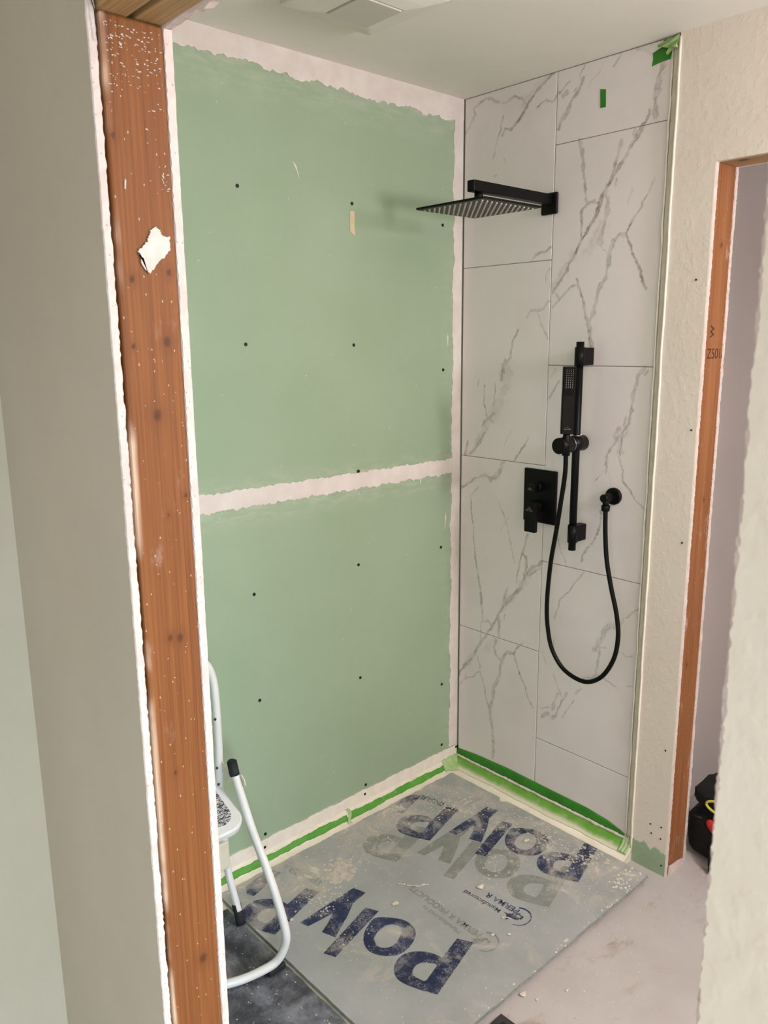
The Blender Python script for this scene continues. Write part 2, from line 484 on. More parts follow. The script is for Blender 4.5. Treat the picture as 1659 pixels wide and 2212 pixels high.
def m_rightwall():
    n = NT('white_wall_paint')
    p = n.pos()
    x = n.xyz(p)
    c = n.mix(n.step(n.noise(p, 3.0, 4), 0.35, 0.65), rgb(224, 215, 203), rgb(228, 220, 208))
    edge = n.add(x[2], n.mul(n.sub(n.noise(n.vmul(p, (1, 1, 0.25)), 70, 4), 0.5), 0.055))
    c = n.mix(n.step(edge, 0.085, 0.078), c, rgb(158, 178, 150))
    h = n.step(n.noise(p, 60, 3, 0.5), 0.45, 0.7)
    n.bump(h, 0.22, 0.002)
    return n.done(c, 0.75, spec=0.25)
def board_dust(n, p, x, base, amount, fine=0.25):
    near = n.mx(n.step(x[0], -0.42, -0.14), n.mul(n.step(x[1], -0.36, -0.10), 0.85))
    d = n.noise(p, 11, 7, 0.68, 0.6)
    d = n.add(d, n.mul(near, 0.12))
    c = n.mix(n.mul(n.step(d, 0.52, 0.70), 0.72 * amount), base, rgb(190, 182, 172))
    c = n.mix(n.mul(n.step(d, 0.70, 0.76), 0.85), c, rgb(220, 211, 200))
    d2 = n.noise(p, 150, 6, 0.75, 1.5)
    d3 = n.noise(p, 24, 4, 0.6)
    c = n.mix(n.mul(n.step(n.add(d2, n.mul(n.sub(d3, 0.5), 0.6)), 0.50, 0.62), fine), c, rgb(176, 176, 178))
    sp = n.math('LESS_THAN', n.voro(p, 42.0), 0.07)
    return n.mix(n.mul(sp, 0.7), c, rgb(222, 216, 206))
def m_board(name, base, base2, amount, fine=0.25):
    n = NT(name)
    p = n.pos()
    x = n.xyz(p)
    c = n.mix(n.step(n.noise(p, 5, 5, 0.6), 0.3, 0.7), base, base2)
    c = board_dust(n, p, x, c, amount, fine)
    n.bump(n.noise(p, 140, 3), 0.12, 0.001)
    return n.done(c, 0.55, spec=0.3)
def m_ghost():
    n = NT('faded_print')
    p = n.pos()
    x = n.xyz(p)
    c = n.mix(n.step(n.noise(p, 26, 5), 0.3, 0.7), rgb(128, 132, 124), rgb(138, 141, 134))
    c = board_dust(n, p, x, c, 1.0)
    return n.done(c, 0.6, spec=0.25)
def m_mat():
    n = NT('dusty_rubber')
    p = n.pos()
    d = n.noise(p, 9, 8, 0.72, 0.3)
    c = n.mix(n.step(d, 0.38, 0.70), rgb(66, 68, 72), rgb(136, 138, 146))
    c = n.mix(n.mul(n.step(n.noise(p, 34, 6, 0.7, 1.0), 0.60, 0.72), 0.6), c, rgb(178, 180, 186))
    sp = n.math('LESS_THAN', n.voro(p, 45.0), 0.09)
    c = n.mix(n.mul(sp, 0.85), c, rgb(222, 220, 218))
    n.bump(d, 0.3, 0.003)
    return n.done(c, 0.65, spec=0.3)
def m_floor():
    n = NT('dusty_underlay')
    p = n.pos()
    x = n.xyz(p)
    c = n.mix(n.step(n.noise(p, 5, 6, 0.62), 0.3, 0.7), rgb(184, 177, 172), rgb(193, 187, 183))
    st = n.mul(n.step(n.noise(n.vmul(p, (1, 2.2, 1)), 7, 6, 0.65), 0.56, 0.72), n.sub(1.0, n.step(n.math('ABSOLUTE', n.add(x[1], 0.93)), 0.02, 0.24)))
    c = n.mix(n.mul(st, 0.65), c, rgb(150, 122, 104))
    sc = n.mul(n.step(n.noise(n.vmul(p, (2.2, 0.7, 1)), 34, 4, 0.6, 2.0), 0.685, 0.71), 0.55)
    c = n.mix(sc, c, rgb(142, 128, 118))
    n.bump(n.noise(p, 30, 5), 0.12, 0.002)
    return n.done(c, 0.75, spec=0.25)
def m_tape(name, c1, c2, dusty):
    n = NT(name)
    p = n.pos()
    c = n.mix(n.step(n.noise(p, 18, 4), 0.3, 0.7), c1, c2)
    c = n.mix(n.mul(n.step(n.noise(p, 40, 5, 0.65), 0.56, 0.72), dusty), c, rgb(206, 206, 186))
    n.bump(n.noise(p, 70, 3), 0.25, 0.001)
    return n.done(c, 0.55, spec=0.35)
def m_tread():
    n = NT('step_tread')
    p = n.pos()
    c = n.mix(n.step(n.noise(n.vmul(p, (40, 130, 40)), 2.0, 3, 0.6, 1.0), 0.46, 0.56), rgb(66, 66, 70), rgb(206, 206, 206))
    return n.done(c, 0.7)
def m_pan():
    n = NT('cream_acrylic')
    p = n.pos()
    c = n.mix(n.step(n.noise(p, 22, 5), 0.4, 0.75), rgb(230, 223, 203), rgb(218, 211, 190))
    c = n.mix(n.mul(n.math('LESS_THAN', n.voro(p, 38.0), 0.06), 0.6), c, rgb(170, 150, 128))
    return n.done(c, 0.4, spec=0.45)

GREEN = m_green(); MUD = m_mud(); TILE = m_tile(); CORE = m_core()
KN = [(-1.623, 1.741, .005), (-1.566, 1.752, .005), (-1.576, 1.655, .0075), (-1.628, 1.649, .004), (-1.599, 1.55, .0085), (-1.592, 1.40, .003), (-1.561, 1.426, .0035), (-1.602, 1.207, .005), (-1.586, 1.203, .007), (-1.636, 1.925, .004), (-1.582, 0.62, .009), (-1.609, 0.98, .004)]
STUD = m_wood('cedar_stud', rgb(132, 80, 37), rgb(106, 60, 26), rgb(146, 93, 47), 'z', KN, 0.22)
STUD2 = m_wood('door_stud', rgb(150, 98, 58), rgb(122, 74, 40), rgb(170, 118, 76), 'z', [(0.05, 1.9, .006), (0.06, 1.2, .005), (0.03, 0.7, .006)], 0.45)
FIR = m_wood('fir_header', rgb(182, 150, 104), rgb(150, 116, 72), rgb(196, 166, 120), 'y', [(-1.62, -1.0, .012)], 0.15)
FIR2 = m_wood('door_header', rgb(198, 162, 116), rgb(160, 120, 78), rgb(206, 174, 130), 'y', [(0.03, -0.945, .014)], 0.35)
CEIL = m_paint('ceiling_paint', rgb(230, 226, 216), rgb(234, 230, 220), 0.05)
GREIGE = m_paint('greige_paint', rgb(173, 164, 144), rgb(177, 168, 148), 0.06, 40)
WHITE_TEX = m_paint('textured_white_paint', rgb(203, 189, 168), rgb(208, 195, 175), 0.15, 45)
RWALL = m_rightwall()
CLOSET = m_paint('closet_paint', rgb(222, 212, 206), rgb(226, 216, 210), 0.05)
GROUT = simple('grout', rgb(150, 142, 132), rgb(138, 130, 120), 60, 0.9)
DARKGAP = simple('dark_gap', rgb(38, 34, 30), rgb(52, 46, 40), 40, 0.95)
BACKER = simple('backer_edge', rgb(212, 206, 188), rgb(222, 216, 198), 30, 0.8, 0.2, 90)
BEAD = simple('white_bead', rgb(232, 222, 208), rgb(238, 230, 216), 30, 0.7, 0.2, 120)
BLACK = simple('matte_black', rgb(10, 10, 10), rgb(13, 13, 12), 60, 0.42, spec=0.16)
BLACK_SHEEN = simple('black_sheen_face', rgb(50, 47, 42), rgb(56, 53, 47), 60, 0.5, spec=0.3)  # black underside, its reflected light painted in as grey-brown
SILVER = simple('silicone_nozzle', rgb(196, 190, 178), None, rough=0.5)
CHROME = simple('chrome', rgb(190, 190, 190), None, rough=0.25, metal=1.0)
GREYLOGO = simple('grey_print', rgb(120, 118, 112), None, rough=0.5)
SCREW = simple('black_screw', rgb(16, 18, 16), None, rough=0.6)
WSTEEL = simple('white_enamel', rgb(226, 226, 224), rgb(218, 218, 214), 12, 0.35, spec=0.5)
CREAMP = simple('cream_plastic', rgb(222, 216, 196), rgb(214, 206, 184), 18, 0.5)
RUBBER = simple('black_rubber', rgb(26, 27, 30), rgb(40, 42, 48), 40, 0.7)
TREAD = m_tread(); PAN = m_pan(); MAT = m_mat(); FLOOR = m_floor()
BOARD = m_board('foam_facer', rgb(156, 159, 156), rgb(170, 172, 171), 1.0)
NAVY = m_board('navy_print', rgb(34, 40, 70), rgb(52, 58, 92), 0.8, 0.5)
GHOST = m_ghost()
FOAM = simple('foam_core', rgb(150, 154, 146), rgb(132, 136, 128), 60, 0.9, 0.3, 300)
TAPE_D = m_tape('green_tape_dark', rgb(48, 122, 34), rgb(58, 138, 40), 0.08)
def m_tape_fade():
    n = NT('green_tape_light')
    p = n.pos()
    x = n.xyz(p)
    c = n.mix(n.step(n.noise(p, 18, 4), 0.3, 0.7), rgb(110, 168, 62), rgb(124, 178, 78))
    c = n.mix(n.mul(n.step(n.noise(p, 40, 5, 0.65), 0.54, 0.72), 0.4), c, rgb(206, 206, 186))
    # overspray thins the tape colour out towards its loose edge
    e = n.add(x[0], n.mul(n.sub(n.noise(p, 22, 3), 0.5), 0.012))
    c = n.mix(n.step(e, -0.015, -0.031), c, rgb(226, 219, 196))
    n.bump(n.noise(p, 70, 3), 0.25, 0.001)
    return n.done(c, 0.5, spec=0.4)
TAPE_L = m_tape_fade()
TAPE_M = m_tape('green_tape', rgb(92, 160, 56), rgb(78, 148, 46), 0.2)
TAPE_P = m_tape('green_tape_faded', rgb(150, 186, 116), rgb(176, 198, 146), 0.5)
TAPE_B = simple('beige_masking_tape', rgb(206, 190, 150), rgb(212, 198, 160), 30, 0.7)
FANP = simple('fan_plastic', rgb(226, 222, 212), rgb(222, 217, 206), 8, 0.5)
FANP2 = simple('fan_panel', rgb(200, 195, 185), None, rough=0.6)
CHIP = simple('plaster_chip', rgb(222, 214, 200), rgb(206, 196, 180), 80, 0.9)
BAGK = simple('black_fabric', rgb(16, 16, 17), rgb(24, 24, 24), 60, 0.85, 0.3, 300)
YEL = simple('yellow_trim', rgb(206, 200, 70), None, rough=0.6)
RED = simple('red_fabric', rgb(196, 48, 44), None, rough=0.6)
DKPLATE = simple('dark_plate', rgb(46, 44, 46), rgb(60, 58, 60), 30, 0.5)
CRUST = simple('dried_plaster', rgb(206, 197, 184), rgb(192, 182, 168), 60, 0.9)
# ------------------------------------------------------------------ structure
H = 2.44
ST = 'structure'
XO0, XO1, XS0, XS1, XI0, XI1 = -1.660, -1.644, -1.644, -1.553, -1.553, -1.539   # near wall layers
YJ = -0.86          # end of the stub wall on the left
YN = -1.741         # right side of the near opening
tag(box('floor', -4.2, 1.7, -4.2, 0.15, -0.12, 0.0, FLOOR), 'dusty pale beige underlay floor in front of the shower', 'floor', kind=ST)
tag(box('ceiling', -4.2, 1.7, -4.2, 0.15, H, H + 0.12, CEIL), 'flat off-white painted ceiling above the shower', 'ceiling', kind=ST)

# back wall: two green drywall sheets, compound over the joints, screws
wb = tag(root('wall_back', (-0.77, 0.06, 0)), 'green moisture-resistant drywall wall with white taped joints', 'wall', kind=ST)
def kid(o, p):
    o.parent = p
    o.matrix_parent_inverse = Matrix.Translation(-Vector(p.location))
    return o
kid(box('drywall_sheet', -1.539, 0.03, 0.0, 0.013, 1.2175, H, GREEN), wb)
kid(box('drywall_sheet', -1.539, 0.03, 0.0, 0.013, 0.100, 1.2165, GREEN), wb)
kid(box('wall_framing', -1.60, 0.03, 0.013, 0.115, 0.0, H, FIR), wb)
def on_back(u, v, w):
    return (u, -w, v)
def ribbon(name, ea, eb, t, mat):
    """thin raised strip between two edge polylines of equal length"""
    n = len(ea)
    v = [on_back(a[0], a[1], t) for a in ea] + [on_back(a[0], a[1], t) for a in eb] + [on_back(a[0], a[1], 0.0) for a in ea] + [on_back(a[0], a[1], 0.0) for a in eb]
    f = []
    for i in range(n - 1):
        f += [(i, i + 1, n + i + 1, n + i), (2 * n + i, 2 * n + i + 1, i + 1, i), (n + i, n + i + 1, 3 * n + i + 1, 3 * n + i)]
    return kid(mesh(name, v, f, mat), wb)
# ceiling joint
N = 260
top_edge = []
for i in range(N + 1):
    x = -1.539 + 1.539 * i / N
    base = 2.380 - 0.012 * math.sin((x + 0.9) * 2.4)
    top_edge.append((x, base + 0.010 * wob(x, 1.0, 3.0) + 0.006 * wob(x, 4.0, 9.0)))
ribbon('joint_compound', [(p[0], H) for p in top_edge], top_edge, 0.0022, MUD)
side_edge = [(-0.047 + 0.007 * wob(z, 2.0, 2.2) + 0.004 * wob(z, 7.0, 6.0), z) for z in [2.38 - i * 2.27 / N for i in range(N + 1)]]
ribbon('joint_compound', [(-0.003, p[1]) for p in side_edge], side_edge, 0.0026, MUD)
mid_t = [(-1.539 + 1.50 * i / N, 1.241 + 0.0045 * wob(i * 0.02, 3.0, 2.0) + 0.0025 * wob(i * 0.02, 9.0, 9.0)) for i in range(N + 1)]
mid_b = [(-1.539 + 1.50 * i / N, 1.188 + 0.006 * wob(i * 0.02, 5.0, 2.5) + 0.004 * wob(i * 0.02, 1.0, 8.0)) for i in range(N + 1)]
ribbon('joint_compound', mid_t, mid_b, 0.0018, MUD)
bs = [(-1.539 + 1.534 * i / N, 0.106 + 0.0035 * wob(i * 0.015, 8.0, 2.0)) for i in range(N + 1)]
ribbon('base_strip', bs, [(p[0], 0.064) for p in bs], 0.004, BEAD)
# streaks of dried compound on the face
for (x, z, l, a) in [(-0.70, 2.135, 0.05, 2.0), (-0.075, 1.02, 0.07, 1.5), (-0.07, 1.66, 0.05, 1.6), (-0.20, 1.18, 0.03, 1.2)]:
    pl = []
    for s in (1, -1):
        for i in range(13):
            t = (i / 12.0) if s > 0 else 1 - i / 12.0
            wd = 0.0028 * math.sin(math.pi * min(max(t, 0.02), 0.98)) * (1 + 0.7 * wob(t, x * 9, 2)) * s
            pl.append((x + math.cos(a) * l * (t - .5) - math.sin(a) * wd, z + math.sin(a) * l * (t - .5) + math.cos(a) * wd + 0.004 * math.sin(4 * t)))
    kid(prism('compound_streak', pl, 0.0006, on_back, TAPE_P if z < 0.3 else MUD), wb)
bm = bmesh.new()
bmesh.ops.create_cone(bm, cap_ends=True, segments=12, radius1=0.0054, radius2=0.0048, depth=0.002)
bmesh.ops.rotate(bm, cent=(0, 0, 0), matrix=Matrix.Rotation(math.pi / 2, 3, 'X'), verts=bm.verts)
sme = bpy.data.meshes.new('drywall_screw')
bm.to_mesh(sme); bm.free()
sme.materials.append(SCREW)
for (x, z) in [(-0.897, 2.067), (-0.495, 2.063), (-0.099, 2.035), (-0.892, 1.65), (-0.497, 1.645), (-0.092, 1.557), (-0.488, 1.2455), (-0.098, 0.921), (-0.492, 0.932), (-0.901, 0.921), (-0.492, 0.532), (-0.089, 0.384), (-0.898, 0.58), (-0.087, 0.134), (-0.475, 0.122), (-0.482, 0.090), (-0.899, 0.122), (-0.905, 0.079), (-0.010, 0.098), (-1.30, 2.06), (-1.30, 0.92)]:
    o = bpy.data.objects.new('drywall_screw', sme)
    COL.objects.link(o)
    o.location = (x, -0.0012 if 0.12 < z < 1.2 or z > 1.26 else -0.0036, z)
    kid(o, wb)

# shower wall: large marble tiles over grout
ws = tag(root('wall_shower', (0.06, -0.38, 0)), 'shower wall of large white marble-look tiles with grey veins', 'wall', kind=ST)
kid(box('backer_board', 0.011, 0.117, -0.771, 0.03, 0.0, H, DARKGAP), ws)
kid(box('grout', 0.0015, 0.011, -0.746, -0.008, 0.060, 2.4398, GROUT), ws)
G = 0.0011
cols = [(-0.0065, -0.3765, [2.4390, 1.900, 1.250, 0.600, 0.062]), (-0.3765, -0.749, [2.4390, 2.234, 1.576, 0.9255, 0.276, 0.062])]
segs = []
for (w, s, pts) in VEINS:
    for a, b in zip(pts[:-1], pts[1:]):
        segs.append((a[0], a[1], b[0], b[1], w * 0.00072, s * 1.12))
segs = np.array(segs)
def vnoise(x, y, f, seed):
    x = x * f; y = y * f
    xi = np.floor(x).astype(int); yi = np.floor(y).astype(int)
    fx = x - xi; fy = y - yi
    fx = fx * fx * (3 - 2 * fx); fy = fy * fy * (3 - 2 * fy)
    def h(a, b):
        v = np.sin(a * 127.1 + b * 311.7 + seed * 74.7) * 43758.5453
        return v - np.floor(v)
    return (h(xi, yi) * (1 - fx) + h(xi + 1, yi) * fx) * (1 - fy) + (h(xi, yi + 1) * (1 - fx) + h(xi + 1, yi + 1) * fx) * fy - 0.5
def vein_field(y, z):
    yy = y + 0.0055 * vnoise(y, z, 60, 1) + 0.004 * vnoise(y, z, 190, 2)
    zz = z + 0.0055 * vnoise(y, z, 60, 3) + 0.004 * vnoise(y, z, 190, 4)
    out = np.zeros_like(y)
    ragged = 1.0 + 1.0 * vnoise(y, z, 130, 5) + 1.0 * vnoise(y, z, 45, 8)
    for (ay, az, by, bz, hw, s) in segs:
        pad = hw * 3 + 0.012
        m = (yy > min(ay, by) - pad) & (yy < max(ay, by) + pad) & (zz > min(az, bz) - pad) & (zz < max(az, bz) + pad)
        if not m.any():
            continue
        py, pz = yy[m], zz[m]
        dy, dz = by - ay, bz - az
        t = np.clip(((py - ay) * dy + (pz - az) * dz) / (dy * dy + dz * dz + 1e-12), 0, 1)
        d = np.hypot(py - ay - t * dy, pz - az - t * dz)
        w = np.maximum(hw * np.clip(ragged[m], 0.25, 2.2), 0.0011)
        gate = np.clip(0.75 + 1.6 * vnoise(py, pz, 40, 6), 0.1, 1.0)
        off = w * (0.55 if hw > 0.003 else 0.0)
        v = s * (0.50 * np.clip(1.3 - d / w, 0, 1) + 0.75 * gate * np.exp(-((d - off) / 0.0015) ** 2))
        out[m] = np.maximum(out[m], v)
    return np.clip(out * (0.9 + 0.7 * vnoise(y, z, 75, 7)), 0, 1)
STEP = 0.0025
for (ya, yb, zs) in cols:
    for z1, z0 in zip(zs[:-1], zs[1:]):
        y0, y1 = -(ya) + G, -(yb) - G                # distances from the corner
        a0, a1 = z0 + G, z1 - G
        nu = int((y1 - y0) / STEP); nv = int((a1 - a0) / STEP)
        us = np.linspace(y0, y1, nu + 1); vs = np.linspace(a0, a1, nv + 1)
        U, Vv = np.meshgrid(us, vs, indexing='ij')
        co = np.stack([np.zeros_like(U), -U, Vv], -1).reshape(-1, 3)
        idx = np.arange((nu + 1) * (nv + 1)).reshape(nu + 1, nv + 1)
        q = np.stack([idx[:-1, :-1], idx[:-1, 1:], idx[1:, 1:], idx[1:, :-1]], -1).reshape(-1, 4)
        # rim: a small chamfer and the sides
        per = list(idx[:, 0]) + list(idx[-1, 1:]) + list(idx[::-1, -1][1:]) + list(idx[0, ::-1][1:-1])
        base = len(co)
        back = co[per].copy(); back[:, 0] = 0.009
        co = np.vstack([co, back])
        n = len(per)
        sides = [[per[i], per[(i + 1) % n], base + (i + 1) % n, base + i] for i in range(n)]
        faces = np.vstack([q, np.array(sides)])
        me = bpy.data.meshes.new('tile')
        me.vertices.add(len(co)); me.vertices.foreach_set('co', co.ravel())
        me.loops.add(len(faces) * 4); me.loops.foreach_set('vertex_index', faces.ravel().astype(np.int32))
        me.polygons.add(len(faces)); me.polygons.foreach_set('loop_start', np.arange(0, len(faces) * 4, 4, dtype=np.int32))
        me.update(calc_edges=True)
        at = me.attributes.new('vein', 'FLOAT', 'POINT')
        val = np.concatenate([vein_field(U.ravel(), Vv.ravel()), np.zeros(n)])
        at.data.foreach_set('value', val.astype(np.float32))
        kid(link('tile', me, TILE), ws)
kid(box('edge_strip', -0.001, 0.010, -0.7705, -0.7505, 0.055, 2.437, BACKER, bev=0.002), ws)

# right wall: painted end, door opening with bare stud and header
YD = -0.895
wr = tag(root('wall_right', (0.055, -0.85, 0)), 'white painted wall end with a bare doorway stud beside the tiles', 'wall', kind=ST)
DZ = 2.104
YE = -1.70
kid(prism('drywall_sheet', [(-0.772, 0.0), (-0.772, H), (-3.4, H), (-3.4, 0.0), (YE, 0.0), (YE, DZ), (YD + 0.003, DZ), (YD + 0.003, 0.0)], 0.014, lambda u, v, w: (-0.010 + w, u, v), RWALL), wr)
kid(box('stud', 0.004, 0.102, YD, YD + 0.06, 0.0, DZ, STUD2, bev=0.002), wr)
kid(box('stud', 0.004, 0.102, YE - 0.04, YE, 0.0, DZ, STUD2), wr)
kid(box('header_board', 0.004, 0.102, YE, YD + 0.06, DZ, DZ + 0.12, FIR2), wr)
def rag_edge(name, xa, xb, y_edge, y_far, z0, z1, jit, mats, sgn, step=0.006, seed=0.0, parent=None):
    """drywall sheet with a torn vertical edge at y_edge; mats = [face paint, core]; outer face at xa"""
    n = int((z1 - z0) / step)
    v, f, fm = [], [], []
    for i in range(n + 1):
        z = z0 + (z1 - z0) * i / n
        big = wob(z, seed, 2.6)
        a = jit * (0.6 * big + 0.5 * wob(z, seed + 3, 11) + 0.5 * random.uniform(-1, 1))
        b = jit * 0.45 * (0.7 * big + 0.6 * random.uniform(-1, 1))
        tear = jit * (0.7 + 0.8 * abs(wob(z, seed + 6, 7)) + 0.5 * random.random())
        th = xb - xa
        v += [(xa, y_far, z), (xa, y_edge + sgn * (tear + a), z), (xa + th * 0.10, y_edge + a * 0.8, z),
              (xb - th * 0.06 + th * 0.10 * random.uniform(-1, 1), y_edge + b, z), (xb, y_edge + sgn * (0.003 + b), z), (xb, y_far, z)]
    for i in range(n):
        for k in range(6):
            k2 = (k + 1) % 6
            f.append((i * 6 + k, i * 6 + k2, (i + 1) * 6 + k2, (i + 1) * 6 + k))
            fm.append(0 if k in (0, 5) else 1)
    f.append(tuple(range(5, -1, -1))); fm.append(1)
    f.append(tuple(n * 6 + k for k in range(6))); fm.append(1)
    o = mesh(name, v, f, mats, None, fm)
    bm = bmesh.new(); bm.from_mesh(o.data)
    bmesh.ops.recalc_face_normals(bm, faces=bm.faces)
    bm.to_mesh(o.data); bm.free()
    return kid(o, parent)
rag_edge('drywall_edge', -0.0095, 0.004, YD, YD + 0.004, 0.0, DZ, 0.0012, [BEAD, CORE], 1, seed=2, parent=wr)
rag_edge('drywall_sheet', 0.117, 0.102, YD - 0.001, YD + 0.16, 0.0, DZ, 0.0022, [CLOSET, CORE], 1, seed=5, parent=wr)
kid(box('drywall_sheet', 0.102, 0.117, -3.4, YD + 0.16, DZ, H, CLOSET), wr)
kid(box('drywall_sheet', 0.102, 0.117, -3.4, YE, 0.0, DZ, CLOSET), wr)
# corner bead running up the edge next to the tile
bp = [(-0.0115 + 0.0006 * wob(z, 1, 3), -0.7735 + 0.0015 * wob(z, 4, 2), z) for z in [0.03 + i * 0.03 for i in range(81)]]
kid(tube('corner_bead', bp, 0.0035, BEAD, seg=8), wr)
# screw dimples, lumber stamp on the stud
for (y, z) in [(-0.861, 1.81), (-0.878, 1.405), (-0.874, 1.08), (-0.868, 0.425), (-0.835, 0.16), (-0.872, 0.165), (-0.872, 0.125), (-0.84, 0.13), (-0.88, 0.035)]:
    o = bpy.data.objects.new('drywall_screw', sme)
    COL.objects.link(o)
    o.rotation_euler = (0, 0, math.pi / 2)
    o.scale = (0.5, 1, 0.5)
    o.location = (-0.0108, y, z)
    kid(o, wr)
def text_mesh(name, body, size, mat, mw, offset=0.0, shear=0.0, align='LEFT'):
    cu = bpy.data.curves.new(name, 'FONT')
    cu.body = body
    cu.size = size
    cu.offset = offset
    cu.shear = shear
    cu.align_x = align
    t = bpy.data.objects.new(name, cu)
    COL.objects.link(t)
    dg = bpy.context.evaluated_depsgraph_get()
    dg.update()
    me = bpy.data.meshes.new_from_object(t.evaluated_get(dg))
    bpy.data.objects.remove(t)
    me.transform(mw)
    me.materials.clear()
    return link(name, me, mat)
STAMP = simple('ink_stamp', rgb(70, 44, 30), None, rough=0.8)
mw = Matrix(((1, 0, 0, 0.012), (0, 0, 1, YD - 0.0004), (0, 1, 0, 1.600), (0, 0, 0, 1)))
kid(text_mesh('lumber_stamp', 'Z501/', 0.040, STAMP, mw), wr)
kid(text_mesh('lumber_stamp', 'w', 0.050, STAMP, Matrix(((0, -1, 0, 0.045), (0, 0, 1, YD - 0.0004), (1, 0, 0, 1.655), (0, 0, 0, 1)))), wr)
kid(prism('sill_scrap', [(0.004, 0.0), (0.10, 0.0), (0.098, 0.020), (0.06, 0.028), (0.03, 0.030), (0.006, 0.034)], 0.003, lambda u, v, w: (u, YD - 0.001 - w, v), CORE), wr)

# closet behind the doorway
tag(box('wall_closet', 0.117, 1.7, -0.728, -0.62, 0.0, H, CLOSET), 'pale grey-pink painted wall inside the room beyond the doorway', 'wall', kind=ST)
tag(box('wall_far', 1.6, 1.7, -3.4, -0.728, 0.0, H, CLOSET), 'far painted wall of the room beyond the doorway', 'wall', kind=ST)

# left stub wall with the cut end: sheet, stud, sheet, header above
wl = tag(root('wall_left', (-1.60, -0.5, 0)), 'cut wall end with bare orange stud between two broken drywall edges', 'wall', kind=ST)
ZH = 2.076
rag_edge('drywall_sheet', XO0, XO1 - 0.004, YJ, -0.34, 0.0, ZH + 0.06, 0.0019, [GREIGE, CORE], 1, seed=1.3, parent=wl)
kid(box('drywall_sheet', XO0, XO1 - 0.004, -2.2, -0.34, ZH + 0.06, H, GREIGE), wl)
kid(box('stud', XS0 + 0.001, XS1, YJ + 0.001, YJ + 0.039, 0.0, ZH, STUD, bev=0.004, smooth=False), wl)
kid(box('stud', XS0, XS1, -0.50, -0.462, 0.0, H, STUD), wl)
rag_edge('drywall_sheet', XI1, XI0 + 0.0005, YJ + 0.001, 0.0, 0.0, ZH - 0.002, 0.0009, [GREEN, CORE], 1, seed=4.1, parent=wl)
kid(box('header_board', XS0, -1.604, -1.84, YJ + 0.039, ZH, ZH + 0.14, FIR), wl)
kid(box('header_board', -1.592, XS1, -1.84, YJ + 0.039, ZH + 0.001, ZH + 0.14, FIR), wl)
kid(box('plate', XS0, XS1, -1.84, 0.0, H - 0.04, H, FIR), wl)
n = 150
v, f = [], []
for i in range(n + 1):
    y = -2.2 + (0.0 + 2.2) * i / n
    jz = 0.004 * wob(y, 2, 6) + 0.003 * random.uniform(-1, 1)
    v += [(XI0, y, ZH - 0.004 + jz), (XI1 + 0.002 * random.random(), y, ZH - 0.001 + jz * 0.7), (XI1, y, H), (XI0, y, H)]
for i in range(n):
    for k in range(4):
        f.append((i * 4 + k, i * 4 + (k + 1) % 4, (i + 1) * 4 + (k + 1) % 4, (i + 1) * 4 + k))
kid(mesh('drywall_sheet', v, f, CORE), wl)
# crack at the top of the outer sheet edge
ck = []
for i, (a, z) in enumerate([(0.004, 2.12), (0.0035, 2.10), (0.006, 2.082), (0.009, 2.072), (0.0095, 2.060), (0.0105, 2.044), (0.011, 2.036)]):
    ck.append((XO0 + a, YJ - 0.0045, z))
kid(tube('crack', ck, 0.0007, DARKGAP, seg=6), wl)
# plaster smeared and spattered on the stud
BLOB = [(-1.584, 1.813), (-1.577, 1.809), (-1.576, 1.804), (-1.570, 1.800), (-1.563, 1.802), (-1.564, 1.793), (-1.563, 1.784), (-1.572, 1.774), (-1.582, 1.766), (-1.590, 1.758), (-1.597, 1.749), (-1.601, 1.753), (-1.606, 1.757), (-1.609, 1.765), (-1.606, 1.771), (-1.611, 1.775), (-1.613, 1.779), (-1.604, 1.786), (-1.598, 1.792), (-1.594, 1.802), (-1.591, 1.808)]
dense = []
for (a, b) in zip(BLOB, BLOB[1:] + BLOB[:1]):
    for k in range(5):
        t = k / 5
        dense.append((a[0] + (b[0] - a[0]) * t + random.uniform(-.0012, .0012), a[1] + (b[1] - a[1]) * t + random.uniform(-.0012, .0012)))
PLAS = simple('white_plaster', rgb(206, 198, 187), rgb(198, 188, 176), 60, 0.9, 0.6, 60, bd=0.004)
kid(prism('plaster_smear', dense, 0.0018, lambda u, v, w: (u, YJ - w, v), PLAS), wl)
bm = bmesh.new()
def fleck(cx, cz, l, w, a):
    ca, sa = math.cos(a), math.sin(a)
    pts = []
    for k in range(6):
        t = 2 * math.pi * k / 6 + random.uniform(-.3, .3)
        r = random.uniform(0.6, 1.1)
        px, pz = math.cos(t) * l * r, math.sin(t) * w * r
        pts.append(bm.verts.new((cx + px * ca - pz * sa, YJ + 0.0007 - 0.0008 * (k % 2), cz + px * sa + pz * ca)))
    bm.faces.new(pts)
for _ in range(130):
    z = ZH - 0.01 - abs(random.gauss(0, 0.055))
    fleck(random.uniform(-1.638, -1.558), z, random.uniform(.0006, .0034), random.uniform(.0004, .0012), random.uniform(-.5, .2))
for _ in range(70):
    z = random.uniform(0.3, 2.0)
    fleck(random.uniform(-1.638, -1.558), z, random.uniform(.0005, .0022), random.uniform(.0003, .0008), random.uniform(-1.6, .3))
for _ in range(14):
    fleck(random.uniform(-1.572, -1.558), random.uniform(1.85, 1.90), random.uniform(.001, .004), .0008, random.uniform(-1.6, 1.6))
fleck(-1.6235, 1.865, 0.008, 0.0016, 1.45)
o = kid(from_bm('plaster_spatter', bm, PLAS), wl)
o['kind'] = 'stuff'

